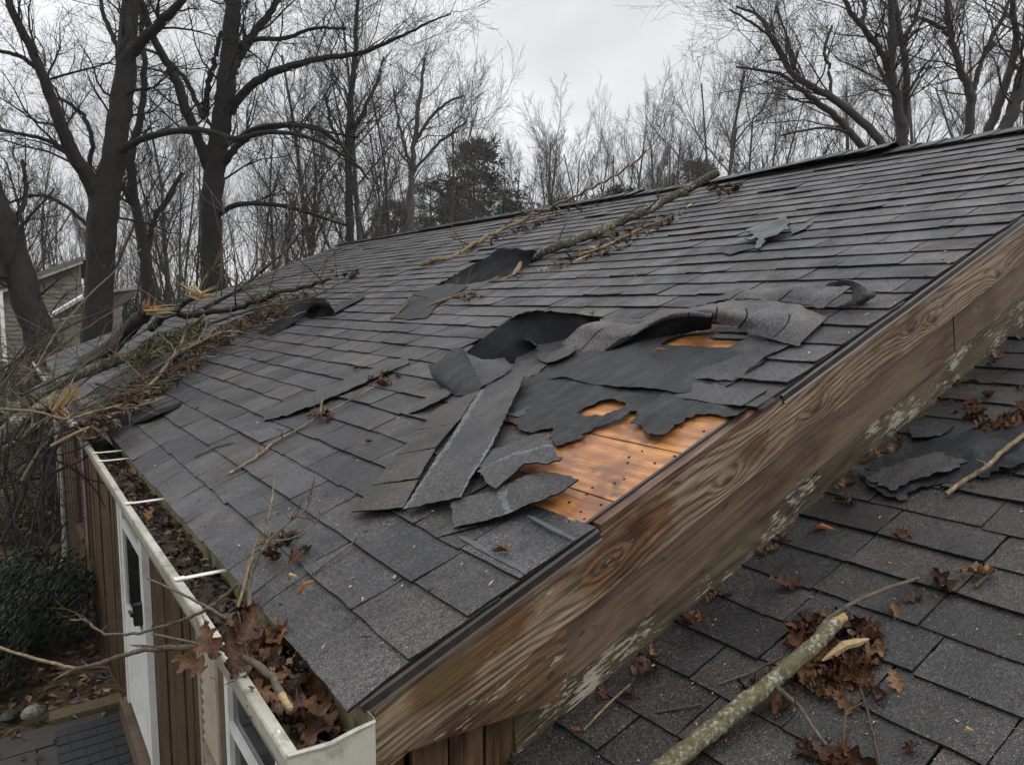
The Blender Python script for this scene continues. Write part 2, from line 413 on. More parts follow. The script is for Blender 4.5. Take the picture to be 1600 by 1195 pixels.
# ------------------------------------------------------------------ mesh builders
WM = {}
class MB:
    def __init__(self):
        self.v = []; self.f = []; self.m = []; self.c = []; self.tint = None
    def add(self, vs, fs, mi=0, tint=None):
        b = len(self.v)
        self.v.extend([tuple(x) for x in vs])
        for k, f in enumerate(fs):
            self.f.append(tuple(i + b for i in f))
            self.m.append(mi if isinstance(mi, int) else mi[k])
            self.c.append(tint)
    def box(self, x0, x1, y0, y1, z0, z1, mi=0, tint=None):
        vs = [(x, y, z) for x in (x0, x1) for y in (y0, y1) for z in (z0, z1)]
        fs = [(0, 1, 3, 2), (4, 6, 7, 5), (0, 4, 5, 1), (2, 3, 7, 6), (0, 2, 6, 4), (1, 5, 7, 3)]
        self.add(vs, fs, mi, tint)
    def prism(self, poly, axis, a, b, mi=0):
        """polygon in the two other axes, extruded along axis ('x','y','z') from a to b"""
        n = len(poly)
        def mk(q, t):
            return {'y': (q[0], t, q[1]), 'x': (t, q[0], q[1]), 'z': (q[0], q[1], t)}[axis]
        vs = [mk(q, a) for q in poly] + [mk(q, b) for q in poly]
        fs = [tuple(range(n))[::-1], tuple(range(n, 2 * n))] + [(i, (i + 1) % n, n + (i + 1) % n, n + i) for i in range(n)]
        self.add(vs, fs, mi)
    def tube(self, pts, rr, n=6, mi=0, cap=True, mi_cap=None, jit=0.0, rng=RNG):
        pts = [Vector(q) for q in pts]
        k = len(pts); vs = []
        ref = Vector((0.31, 0.22, 0.92))
        for i, q in enumerate(pts):
            t = (pts[min(i + 1, k - 1)] - pts[max(i - 1, 0)])
            t = t.normalized() if t.length > 1e-9 else Vector((0, 0, 1))
            a = t.cross(ref)
            if a.length < 0.05: a = t.cross(Vector((1, 0, 0)))
            a.normalize(); b = t.cross(a)
            for j in range(n):
                w = 2 * math.pi * j / n
                r = rr[i] * (1 + (rng.uniform(-jit, jit) if jit else 0))
                vs.append(q + a * (math.cos(w) * r) + b * (math.sin(w) * r))
        fs = [(i * n + j, i * n + (j + 1) % n, (i + 1) * n + (j + 1) % n, (i + 1) * n + j) for i in range(k - 1) for j in range(n)]
        ms = [mi] * len(fs)
        if cap:
            fs += [tuple(range(n))[::-1], tuple(range((k - 1) * n, k * n))]
            ms += [mi if mi_cap is None else mi_cap] * 2
        self.add(vs, fs, ms)

def mesh_from(name, mb, mats, smooth=False, origin=None):
    me = bpy.data.meshes.new(name)
    o = Vector(origin) if origin is not None else Vector((0, 0, 0))
    vs = mb.v if origin is None else [(x - o.x, y - o.y, z - o.z) for x, y, z in mb.v]
    me.from_pydata(vs, [], mb.f)
    for q in mats: me.materials.append(MT[q] if isinstance(q, str) else q)
    if len(mats) > 1: me.polygons.foreach_set('material_index', mb.m)
    if smooth: me.polygons.foreach_set('use_smooth', [True] * len(mb.f))
    if any(c is not None for c in mb.c):
        a = me.attributes.new('tint', 'FLOAT_COLOR', 'FACE')
        flatc = []
        for c in mb.c: flatc.extend(c if c is not None else (0.1, 0.1, 0.1, 1))
        a.data.foreach_set('color', flatc)
    me.update()
    return me

def link(name, data, parent=None, mat=None):
    o = bpy.data.objects.new(name, data)
    C.objects.link(o)
    M = mat if mat is not None else Matrix.Identity(4)
    WM[o] = M
    if parent is not None:
        o.parent = parent
        o.matrix_parent_inverse = WM[parent].inverted()
    o.matrix_basis = M
    return o

def obj(name, mb, mats, parent=None, smooth=False, mat=None, base=None):
    """link a builder as ONE mesh object; base puts the object's origin at that point"""
    if isinstance(mats, str): mats = [mats]
    if mat is not None:
        return link(name, mesh_from(name, mb, mats, smooth), parent, mat)
    if base is None:
        a = np.array(mb.v); c = (a.min(0) + a.max(0)) / 2
        base = (c[0], c[1], a[:, 2].min())
    return link(name, mesh_from(name, mb, mats, smooth, base), parent, Matrix.Translation(base))

def tag(o, label=None, cat=None, group=None, kind=None):
    if label: o['label'] = label
    if cat: o['category'] = cat
    if group: o['group'] = group
    if kind: o['kind'] = kind
    return o
def thing(name, label, cat, loc, group=None):
    o = link(name, None, None, Matrix.Translation(loc))
    o.empty_display_size = 0.1
    return tag(o, label, cat, group)

def frame(o, x, y, z):
    M = Matrix((Vector(x), Vector(y), Vector(z))).transposed().to_4x4()
    M.translation = Vector(o)
    return M
F_MAIN = frame(MAIN.o, MAIN.R, (0, 1, 0), MAIN.N)
F_LOW = frame(LOWR.o, LOWR.R, (0, 1, 0), LOWR.N)

def cr_spline(pts, n):
    """Catmull-Rom through tuples, n samples"""
    P = np.array(pts, float); k = len(P)
    if k == 2:
        t = np.linspace(0, 1, n)[:, None]; return P[0] * (1 - t) + P[1] * t
    out = []
    for t in np.linspace(0, k - 1 - 1e-9, n):
        i = int(t); u = t - i
        p0 = P[max(i - 1, 0)] if i > 0 else 2 * P[0] - P[1]
        p1, p2 = P[i], P[min(i + 1, k - 1)]
        p3 = P[i + 2] if i + 2 < k else 2 * P[k - 1] - P[k - 2]
        out.append(0.5 * ((2 * p1) + (-p0 + p2) * u + (2 * p0 - 5 * p1 + 4 * p2 - p3) * u * u + (-p0 + 3 * p1 - 3 * p2 + p3) * u ** 3))
    return np.array(out)

def inside(p, poly):
    x, y = p; r = False; n = len(poly); j = n - 1
    for i in range(n):
        xi, yi = poly[i]; xj, yj = poly[j]
        if (yi > y) != (yj > y) and x < (xj - xi) * (y - yi) / (yj - yi) + xi: r = not r
        j = i
    return r

def ragged(poly, step, amp, rng):
    out = []; n = len(poly)
    for i in range(n):
        a = Vector(poly[i]); b = Vector(poly[(i + 1) % n]); d = b - a
        k = max(1, int(d.length / step)); nn = Vector((-d.y, d.x)).normalized() if d.length > 0 else Vector((0, 0))
        for q in range(k):
            w = 0.0 if q == 0 else rng.gauss(0, amp)
            out.append(a + d * (q / k) + nn * w)
    return out

def sheet(name, slope, px_outline, mats, th=0.003, h0=0.004, ctrl=(), wave=0.003, wsc=6.0, step=0.016, amp=0.0022,
          grid=0.022, holes=(), parent=None, seed=1, sy=False, bands=()):
    """a torn flat sheet lying on a slope; outline in photo pixels, ctrl = (px,py,extra height)"""
    rng = random.Random(seed)
    conv = (lambda q: Vector(q)) if sy else (lambda q: Vector(slope.at(q[0], q[1], h0)))
    loops = [[conv(q) for q in px_outline]] + [[conv(q) for q in h] for h in holes]
    loops = [ragged(l, step, amp, rng) for l in loops]
    cs = [(conv(q[:2]), q[2]) for q in ctrl]
    pts, edges = [], []
    for l in loops:
        b = len(pts); n = len(l); pts += l
        edges += [(b + i, b + (i + 1) % n) for i in range(n)]
    xs = [q.x for q in loops[0]]; ys = [q.y for q in loops[0]]
    outer = [(q.x, q.y) for q in loops[0]]; hl = [[(q.x, q.y) for q in l] for l in loops[1:]]
    x = min(xs)
    while x < max(xs):
        y = min(ys)
        while y < max(ys):
            q = (x + rng.uniform(-.3, .3) * grid, y + rng.uniform(-.3, .3) * grid)
            if inside(q, outer) and not any(inside(q, h) for h in hl): pts.append(Vector(q))
            y += grid
        x += grid
    vo, eo, fo, _, _, _ = delaunay_2d_cdt(pts, edges, [], 2 if not holes else 0, 1e-6)
    keep = []
    for f in fo:
        c = sum((vo[i] for i in f), Vector((0, 0))) / len(f)
        if inside((c.x, c.y), outer) and not any(inside((c.x, c.y), h) for h in hl): keep.append(tuple(f))
    def H(q):
        h = h0 + wave * (noise.noise(Vector((q.x * wsc, q.y * wsc, seed * 3.7))) + 0.6 * noise.noise(Vector((q.x * wsc * 2.7, q.y * wsc * 2.7, seed * 1.3))))
        if cs:
            W = S_ = 0.0
            for c, e in cs:
                w = 1.0 / ((q - c).length_squared + 2e-4) ** 1.25
                W += w; S_ += w * e
            h += S_ / W
        return max(h, 0.0025)
    top = [slope.pt(q.x, q.y, H(q)) for q in vo]
    bot = [t - slope.N * th for t in top]
    n = len(vo)
    mb = MB()
    def ccw(f):
        a, b, c = vo[f[0]], vo[f[1]], vo[f[2]]
        return f if (b - a).cross(c - a) > 0 else f[::-1]
    keep = [ccw(f) for f in keep]
    cnt = {}
    for f in keep:
        for i in range(len(f)): cnt[(f[i], f[(i + 1) % len(f)])] = 1
    fs = list(keep) + [tuple(i + n for i in f[::-1]) for f in keep]
    ms = [0] * len(keep) + [1] * len(keep)
    for (a, b) in cnt:
        if (b, a) not in cnt: fs.append((b, a, a + n, b + n)); ms.append(1)
    if bands:                                        # glue smeared along a line: third material
        for line, hw in bands:
            L_ = [conv(q) for q in line]
            for k, f in enumerate(keep):
                c = sum((vo[i] for i in f), Vector((0, 0))) / len(f)
                best = 9.0
                for a, b in zip(L_, L_[1:]):
                    d = b - a; u = max(0, min(1, (c - a).dot(d) / d.length_squared)); best = min(best, (c - a - d * u).length)
                if best < hw * (0.75 + 0.9 * noise.noise(Vector((c.x * 30, c.y * 30, seed)))) : ms[k] = 2
    mb.add(top + bot, fs, ms)
    return obj(name, mb, mats, parent, smooth=False)

def loft(name, slope, curves, mats, nu=28, nv=10, th=0.0035, flip=False, parent=None, rag=0.003, seed=3, smooth=True, tabs=0, black=None):
    """a bent strip through several curves of (px, py, height above the slope)"""
    rng = random.Random(seed)
    rows = []
    for c in curves:
        w = [tuple(slope.px(q[0], q[1], q[2])) for q in c]
        rows.append(cr_spline(w, nu))
    rows = np.array(rows)
    G = np.stack([cr_spline(rows[:, i], nv) for i in range(nu)], 1)      # nv x nu x 3
    for i in range(nu):
        for e, z in ((0, 1.1), (-1, 7.7)):
            q = Vector(G[e, i]) * 38 + Vector((seed, z, 0))
            G[e, i] += np.array(noise.noise_vector(q)) * rag * 1.8 + np.array(noise.noise_vector(q * 2.6)) * rag * 1.0 + np.array(noise.noise_vector(q * 0.35)) * rag * 1.5
    du = np.gradient(G, axis=1); dv = np.gradient(G, axis=0)
    nn = np.cross(du, dv); nn /= (np.linalg.norm(nn, axis=2, keepdims=True) + 1e-9)
    if flip: nn = -nn
    Bm = G - nn * th
    k = nu * nv
    vs = [tuple(x) for x in G.reshape(-1, 3)] + [tuple(x) for x in Bm.reshape(-1, 3)]
    fs, ms = [], []
    idx = lambda j, i: j * nu + i
    for j in range(nv - 1):
        for i in range(nu - 1):
            q = (idx(j, i), idx(j, i + 1), idx(j + 1, i + 1), idx(j + 1, i))
            if flip: q = q[::-1]
            fs.append(q); ms.append(0)
            fs.append(tuple(a + k for a in q[::-1])); ms.append(1)
    border = [idx(0, i) for i in range(nu)] + [idx(j, nu - 1) for j in range(1, nv)] + [idx(nv - 1, i) for i in range(nu - 2, -1, -1)] + [idx(j, 0) for j in range(nv - 2, 0, -1)]
    for a, b in zip(border, border[1:] + border[:1]):
        q = (b, a, a + k, b + k)
        fs.append(q if not flip else q[::-1]); ms.append(1)
    mb = MB(); mb.add(vs, fs, ms)
    if black:                                        # underside turned outward along the lower front
        fi = 0
        for j in range(nv - 1):
            for i in range(nu - 1):
                if i > black[0] * nu and i < black[1] * nu and j < black[2] * nv: mb.m[fi] = 1
                fi += 2
    if tabs:
        # the strip is made of tabs: each has its own tone, with a dark slot between neighbours
        cuts = [int(nu * (c + rng.uniform(-.12, .12)) / tabs) for c in range(1, tabs)]
        tn = [tone(rng) for _ in range(tabs)]
        fi = 0
        for j in range(nv - 1):
            for i in range(nu - 1):
                mb.c[fi] = tn[sum(1 for c in cuts if i >= c)]
                if i in cuts and j < nv * 0.62: mb.m[fi] = 1
                fi += 2
        mats = ['shingle' if q == 'shingle_plain' else q for q in mats]
    o = obj(name, mb, mats, parent)
    if smooth:
        o.data.polygons.foreach_set('use_smooth', [True] * len(o.data.polygons))
        o.data.set_sharp_from_angle(angle=rad(50))
    return o

# ------------------------------------------------------------------ ground
GROUND_Z = -2.45
def ground_h(x, y):
    h = -2.36 - 0.10 * max(0, min(y - 5.0, 7.0))
    d = math.hypot(x, y - 5)
    h += 0.25 * noise.noise(Vector((x * 0.08, y * 0.08, 1.3))) * min(1, max(0, d - 9) / 15)
    h += 0.03 * noise.noise(Vector((x * 0.9, y * 0.9, 4.1)))
    h -= 0.02 * max(0, d - 20)
    return h
mb = MB()
xs = sorted(set([round(-6 + 0.25 * i, 3) for i in range(29)] + [-200, -160, -100, -70, -50, -38, -30, -24, -19, -15, -12, -10, -8.5, -7, 2, 4, 7, 10, 14, 19, 25, 32, 42, 60, 80, 110, 160, 200]))
ys = sorted(set([round(-2 + 0.35 * i, 3) for i in range(48)] + [-60, -30, -15, -8, -4, 16, 18, 21, 25, 30, 36, 44, 54, 66, 80, 110, 150, 220]))
nx_, ny_ = len(xs), len(ys)
mb.add([(x, y, ground_h(x, y)) for y in ys for x in xs], [(j * nx_ + i, j * nx_ + i + 1, (j + 1) * nx_ + i + 1, (j + 1) * nx_ + i) for j in range(ny_ - 1) for i in range(nx_ - 1)])
m = Mat('leaf_litter_ground'); p = m.pos()
n1 = m.noise(p, 9, 6, 0.7); n2 = m.noise(p, 0.7, 3, 0.5); v1 = m.vor(p, 26, 'Color')
col = m.ramp(n1, [(0.3, lin(34, 26, 21)), (0.5, lin(62, 46, 36)), (0.7, lin(98, 76, 58))])
col = m.mix(0.4, col, m.ramp(m.sep(v1)[0], [(0.0, lin(40, 28, 22)), (0.6, lin(84, 60, 44)), (1.0, lin(120, 94, 70))]))
col = m.mix(m.ramp(n2, [(0.55, 0.0), (0.68, 0.75)]), col, m.ramp(n1, [(0.3, lin(52, 54, 30)), (0.7, lin(104, 104, 62))]))
m.bump(n1, 0.9, 0.05)
MT['ground'] = m.set(col, 0.75, 0.3)
g_ = obj('ground', mb, 'ground', smooth=True, base=(0, 0, 0)); tag(g_, kind='structure')

# ------------------------------------------------------------------ the damaged house
house = thing('house', 'brown wooden house with storm-torn grey shingle roof and cream gutter', 'house', (2.0, 5.0, GROUND_Z))
CS, SN = math.cos(MAIN.ang), math.sin(MAIN.ang)
XR, ZR = S_RIDGE * CS, S_RIDGE * SN

# ---- main roof deck and the slope behind the ridge
mb = MB()
def deck_slab(mb, s0, s1, y0, y1, h0, h1):
    mb.box(s0, s1, y0, y1, h0, h1)
deck_slab(mb, 0.015, S_RIDGE, 0.06, L_EAVE - 0.02, -0.035, -0.012)
main_roof = obj('main_roof', mb, 'deck', house, mat=F_MAIN)
mb = MB()
BACKF = frame((2 * XR, 0, 0), (-CS, 0, SN), (0, -1, 0), (SN, 0, CS))
mb.box(0, S_RIDGE - 0.01, -L_EAVE, -0.0, -0.03, 0.004)
MT['back_roof'] = flat('back_slope_shingle', lin(84, 82, 82), 0.7, 0.3)
obj('back_roof', mb, 'back_roof', house, mat=BACKF)

# ---- shingles
TONES = [lin(84, 82, 83), lin(90, 88, 89), lin(77, 76, 79), lin(91, 86, 84), lin(95, 86, 81), lin(86, 83, 82), lin(70, 70, 74), lin(89, 83, 81), lin(85, 84, 87)]
def tone(rng):
    a = rng.choice(TONES); b = rng.choice(TONES); t = rng.random(); k = rng.uniform(0.64, 1.36) * 0.52
    return tuple((a[i] * (1 - t) + b[i] * t) * k for i in range(3)) + (1.0,)
EXPO, HB = 0.1435, 0.0120
def droop(s, y):
    k = max(0.0, 0.17 - s) / 0.19
    return -0.030 * k * k * (0.75 + 0.35 * noise.noise(Vector((y * 1.7, 3.1, 0))))
def shingle_geo(mb, s0, y0, y1, rng, fine, dr=True, lift=0.0, length=0.235, tint=None):
    nu, nv = (4, 5) if fine else (1, 3 if s0 < 0.2 and dr else 1)
    vs_t, vs_b = [], []
    dh = abs(rng.gauss(0, 0.0013)); rot = rng.gauss(0, 0.0035); jb = rng.gauss(0, 0.0022); curl = rng.random() ** 3 * 0.006 + lift
    skew = rng.gauss(0, 0.0025)
    for j in range(nv + 1):
        t = j / nv
        for i in range(nu + 1):
            u = i / nu
            y = y0 + (y1 - y0) * u + skew * t
            s = s0 + jb + length * t + rot * (u - 0.5)
            if fine and j == 0: s += rng.gauss(0, 0.0013)
            if fine and (i == 0 or i == nu): y += rng.gauss(0, 0.0009)
            h = HB * (1 - t * length / 0.29)
            h += curl * max(0, 1 - t * 2.2) ** 2 * (0.4 + 0.6 * abs(2 * u - 1))
            if fine: h += 0.0011 * noise.noise(Vector((s * 19, y * 13, 0.3)))
            h += dh
            if dr: h += droop(s, y)
            vs_t.append((s, y, h)); vs_b.append((s, y, h - 0.0060))
    n = len(vs_t); w = nu + 1
    fs, ms = [], []
    for j in range(nv):
        for i in range(nu):
            a = j * w + i
            fs.append((a, a + w, a + w + 1, a + 1)[::-1]); ms.append(0)
    for i in range(nu):
        fs.append((i, i + 1, i + 1 + n, i + n)[::-1]); ms.append(1)
        b = nv * w + i
    for j in range(nv):
        a = j * w
        fs.append((a, a + n, a + w + n, a + w)[::-1]); ms.append(1)
        b = j * w + nu
        fs.append((b, b + w, b + w + n, b + n)[::-1]); ms.append(1)
    if dr and s0 < 0.02 or fine:
        for i in range(nu):
            fs.append((i + n, i + 1 + n, i + 1 + w + n, i + w + n)); ms.append(1)
    mb.add(vs_t + vs_b, fs, ms, tint)

# where the covering is torn away (photo pixels on the slope)
BARE = [(0.60, -0.08), (0.60, 0.60)] + [MAIN.at(*q) for q in [(742, 745), (775, 690), (812, 606), (742, 585), (735, 556), (790, 512), (860, 505), (930, 512), (1100, 505), (1200, 515), (1150, 560), (1110, 585), (1075, 602), (1055, 616), (1080, 628), (1200, 650)]]
GAP2 = [MAIN.at(*q) for q in [(700, 448), (735, 412), (785, 396), (830, 402), (790, 436)]]

def tabs(rng, y0, y1, wmin=0.235, wmax=0.345):
    e = [y0]; y = y0 + rng.uniform(0.06, 0.3)
    while y < y1 - 0.1:
        e.append(y); y += rng.uniform(wmin, wmax)
    e.append(y1); return e

def lay(slope, rows, y0, y1, skip, rng, parent, fm, nparts, stuff_name, dr, dk=1.0, mt='shingle'):
    items = []
    for r in range(rows):
        s0 = r * EXPO
        e = tabs(rng, y0 + rng.gauss(0, 0.003), y1)
        for a, b in zip(e, e[1:]):
            sc, yc = s0 + EXPO * 0.5, (a + b) / 2
            if any(inside((sc, yc), q) for q in skip): continue
            P_ = slope.pt(sc, yc, 0.01)
            X, Y, d = to_px(P_)
            vis = d > 0.1 and -60 < X < 1660 and -40 < Y < 1300
            v = (CAM - P_)
            size = (abs(v.normalized().dot(slope.N)) * (b - a) / v.length_squared) if vis else 0.0
            ln = 0.232
            items.append((size, s0, a + 0.0022, b - 0.0022, ln))
    items.sort(key=lambda q: -q[0])
    rest = MB()
    for k, (size, s0, a, b, ln) in enumerate(items):
        t = tone(rng); t = (t[0] * dk * (1.05 if dk < 1 else 1), t[1] * dk, t[2] * dk * (0.93 if dk < 1 else 1), 1.0)
        lift = 0.005 if rng.random() < 0.06 else 0.0
        if k < nparts and size > 0:
            mb = MB(); shingle_geo(mb, s0, a, b, rng, True, dr, lift, ln, tint=t)
            obj('shingle', mb, [mt, 'edge'], parent, mat=fm)
        else:
            shingle_geo(rest, s0, a, b, rng, False, dr, lift, ln, tint=t)
    o = obj(stuff_name, rest, [mt, 'edge'], parent, mat=fm)
    tag(o, kind='stuff')
rs = random.Random(5)
lay(MAIN, 33, 0.0, L_EAVE, [BARE, GAP2], rs, main_roof, F_MAIN, 300, 'far_shingles', True)

# ---- ridge caps, some of them lifted
rs = random.Random(21)
y = 0.0; k = 0
while y < L_EAVE:
    w = 0.155
    Yc = y + 0.07
    P_ = MAIN.pt(S_RIDGE, Yc, 0.02); X, Y, d = to_px(P_)
    lift = 0.0
    if 1130 < X < 1390: lift = 0.035 * min(1, (X - 1120) / 180.0)
    elif 672 < X < 1010: lift = 0.012
    mb = MB()
    t = tone(rs)
    arc = []
    for q in (-0.15, -0.075, -0.02, 0.02, 0.075, 0.15):
        arc.append((q * CS, 0.030 - abs(q) * SN * (0.96 - 0.9 * (1 if lift else 0) * (abs(q) > 0.1) * 0.0) + (lift if q < 0.01 else lift * 0.5)))
    n = len(arc)
    vs = []
    for yy, dz in ((y - 0.004 + rs.gauss(0, .003), 0.008), (y + w + 0.03, -0.001)):
        vs += [(XR + a, yy, ZR + b + dz + rs.gauss(0, .0012)) for a, b in arc]
    vs += [(a, b, c - 0.007) for a, b, c in vs]
    fs, ms = [], []
    for i in range(n - 1):
        fs.append((i, i + 1, n + i + 1, n + i)); ms.append(0)
        fs.append((2 * n + i, 3 * n + i, 3 * n + i + 1, 2 * n + i + 1)); ms.append(1)
        fs.append((i, 2 * n + i, 2 * n + i + 1, i + 1)); ms.append(1)
    fs.append((0, n, 3 * n, 2 * n)); ms.append(1)
    mb.add(vs, fs, ms, t)
    obj('ridge_cap', mb, ['shingle', 'edge'], main_roof)
    y += w
    k += 1

# ---- bare plywood boards under the torn patch
seams = [0.56, (MAIN.at(900, 766)[0] + MAIN.at(964, 786)[0]) / 2, (MAIN.at(912, 674)[0] + MAIN.at(1068, 712)[0]) / 2, MAIN.at(1000, 612)[0], MAIN.at(1100, 520)[0] + 0.28]
rs = random.Random(8)
for a, b in zip(seams, seams[1:]):
    mb = MB(); mb.box(a + 0.0032, b - 0.0032, 0.044, 1.25, -0.011 + rs.uniform(0, .0015), 0.0015 + rs.uniform(0, .001))
    obj('plywood_board', mb, 'ply', main_roof, mat=F_MAIN)
    for y0 in (0.065, 0.15):
        s = a + 0.02
        while s < b:
            if rs.random() < 0.6:
                nm = MB(); c = (s + rs.gauss(0, .006), y0 + rs.gauss(0, .022))
                r = rs.uniform(0.0028, 0.0048)
                nm.tube([(c[0], c[1], -0.004), (c[0], c[1], 0.0038)], [r, r * 1.1], 6)
                obj('nail_head', nm, 'nail', main_roof, mat=F_MAIN)
            s += rs.uniform(0.03, 0.055)
# chipped dark flakes on the plywood
# ---- black felt, two overlapping torn sheets
FELT_LOW = [(812, 600), (850, 588), (945, 598), (1075, 608), (1190, 615), (1215, 628), (1190, 640), (1167, 637), (1152, 652), (1133, 654), (1110, 649), (1088, 651), (1072, 657), (1055, 673), (1046, 687), (1033, 691), (1013, 683), (1003, 670), (986, 665), (999, 655), (996, 648), (987, 647), (973, 660), (955, 667), (929, 672), (912, 680), (916, 686), (900, 690), (880, 699), (868, 700), (861, 690), (866, 672), (850, 675), (836, 680), (812, 676), (804, 666), (792, 662), (785, 660), (796, 640)]
HOLE = [(902, 650), (914, 642), (928, 637), (940, 631), (964, 632), (980, 636), (978, 642), (956, 652), (938, 655), (920, 656)]
fl = sheet('underlayment', MAIN, FELT_LOW, ['felt', 'under'], th=0.0025, h0=0.006, wave=0.009, wsc=8, holes=[HOLE], parent=house, seed=4, amp=0.0042, step=0.011,
           ctrl=[(1000, 630, 0.0), (1033, 688, 0.016), (870, 698, 0.014), (912, 682, 0.010), (820, 676, 0.012), (960, 636, 0.018), (900, 620, 0.004), (1120, 650, 0.010), (795, 650, 0.008), (1160, 625, 0.0), (986, 664, 0.014)])
fl['label'] = 'black torn felt with ragged lower edge over bare plywood'
FELT_UP = [(800, 600), (806, 560), (860, 520), (940, 505), (1060, 505), (1210, 520), (1180, 560), (1160, 590), (1120, 612), (1060, 617), (1030, 612), (985, 611), (945, 604), (915, 600), (880, 592), (850, 595)]
HOLE2 = [(1033, 541), (1050, 531), (1066, 524), (1120, 520), (1172, 522), (1160, 536), (1143, 546), (1110, 545), (1070, 543)]
fu = sheet('underlayment', MAIN, FELT_UP, ['felt', 'under'], th=0.0025, h0=0.011, wave=0.008, wsc=5, holes=[HOLE2], parent=house, seed=9, amp=0.0015,
           ctrl=[(900, 560, 0.0), (1010, 575, 0.006), (950, 604, 0.006), (985, 611, 0.014), (1030, 612, 0.010), (900, 596, 0.010), (1120, 600, 0.0)])
fu['label'] = 'upper sheet of smooth black felt below the curled strips'
# ---- lower roof beside the gable
mb = MB(); mb.box(-0.2, 4.69, -4.2, 0.05, -0.05, -0.012)
lower_roof = obj('lower_roof', mb, 'deck', house, mat=F_LOW)
rs = random.Random(31)
lay(LOWR, 32, -4.1, 0.045, [], rs, lower_roof, F_LOW, 290, 'outer_lower_shingles', False, 0.66, 'shingle_wet')

# ---- gable wall behind the rake boards, side wall, far and back walls
WX = 0.15
def wall_box(name, x0, x1, y0, y1, z0, z1, matn='siding'):
    mb = MB(); mb.box(x0, x1, y0, y1, z0, z1); return obj(name, mb, matn, house)
zb = -3.2
mb = MB()
mb.prism([(WX + 0.02, zb), (2 * XR - WX, zb), (2 * XR - WX, (WX) * TANM - 0.06), (XR, ZR - 0.06), (WX + 0.02, WX * TANM - 0.06)], 'y', 0.072, 0.11)
gable = obj('gable_wall', mb, 'dark', house)
x = WX + 0.005
k = 0
while x < 0.75:                                   # upright boards of the gable, visible under the eave return
    mb = MB(); w = 0.092
    mb.box(-2.6, 0.02, -0.014, 0.0, 0.0, w - 0.006)
    # local x is up, local z is across
    obj('siding_board', mb, 'siding', gable, mat=frame((x + w, 0.071, 0.0), (0, 0, 1), (0, 1, 0), (-1, 0, 0)))
    x += w
# side wall facing the garden, with openings for door and windows
side = MB(); side.box(WX + 0.012, WX + 0.06, 0.115, L_EAVE - 0.35, zb, -0.10)
side_wall = obj('side_wall', side, 'dark', house)
wall_box('far_wall', WX, 2 * XR - WX, L_EAVE - 0.35, L_EAVE - 0.30, zb, -0.02, 'dark')
mb = MB(); mb.box(0.066, WX, 0.036, L_EAVE - 0.02, -0.150, -0.135); obj('soffit', mb, 'dark', house)
mb = MB(); mb.box(0.042, 0.051, 0.004, L_EAVE, -0.20, -0.018); obj('fascia_board', mb, 'gutter_back', house)
rs = random.Random(3)
OPEN = [(0.55, 1.52, -2.0, -0.1), (3.42, 4.62, -9, -0.1), (7.55, 8.35, -1.75, -0.1)]
y = 0.09
while y < L_EAVE - 0.36:
    w = rs.uniform(0.13, 0.17)
    segs = [(-3.2, -0.152)]
    for (a, b, z0, z1) in OPEN:
        if a - 0.02 < y + w / 2 < b + 0.02: segs = [(-3.2, z0)] if z0 > -5 else [(-3.2, -2.25)]
    for z0, z1 in segs:
        mb = MB(); d = rs.choice((0.0, 0.004, 0.012))
        mb.box(z0, z1, 0.0, 0.012 + d, 0.0, w - 0.007)
        obj('siding_board', mb, 'siding', side_wall, mat=frame((WX + 0.010, y, 0), (0, 0, 1), (-1, 0, 0), (0, 1, 0)) if False else frame((WX - 0.004 - d, y, 0), (0, 0, 1), (1, 0, 0), (0, 1, 0)))
    y += w

# ---- storm door
DX = WX - 0.03
d_y0, d_y1, d_zb, d_zt = 3.50, 4.60, -2.12, -0.16
door = MB()
t = 0.075
door.box(DX, WX + 0.01, d_y0, d_y0 + t, d_zb, d_zt); door.box(DX, WX + 0.01, d_y1 - t, d_y1, d_zb, d_zt)
door.box(DX, WX + 0.01, d_y0 + t, d_y1 - t, d_zt - t, d_zt)
door_o = obj('door', door, 'white', house)
mb = MB()
iy0, iy1 = d_y0 + t + 0.012, d_y1 - t - 0.012
for a, b, z0, z1 in ((iy0, iy0 + 0.09, d_zb + 0.03, d_zt - t - 0.01), (iy1 - 0.09, iy1, d_zb + 0.03, d_zt - t - 0.01), (iy0 + 0.09, iy1 - 0.09, d_zb + 0.03, d_zb + 0.78), (iy0 + 0.09, iy1 - 0.09, d_zt - 0.20, d_zt - t - 0.01), (iy0 + 0.09, iy1 - 0.09, d_zt - 0.62, d_zt - 0.56)):
    mb.box(DX + 0.008, WX, a, b, z0, z1)
obj('door_leaf', mb, 'white', door_o)
mb = MB(); mb.box(DX + 0.02, DX + 0.026, iy0 + 0.09, iy1 - 0.09, d_zb + 0.78, d_zt - 0.20); obj('glass_pane', mb, 'glass', door_o)
mb = MB(); mb.box(DX - 0.045, DX + 0.008, iy0 + 0.02, iy0 + 0.07, -1.19, -1.06); mb.tube([(DX - 0.05, iy0 + 0.05, -1.13), (DX - 0.055, iy0 + 0.13, -1.13)], [0.012, 0.01], 8); obj('door_handle', mb, 'black', door_o)
mb = MB(); mb.box(DX - 0.05, WX + 0.02, d_y0 - 0.05, d_y1 + 0.05, d_zb - 0.16, d_zb); obj('door_sill', mb, 'rake_mid', door_o)

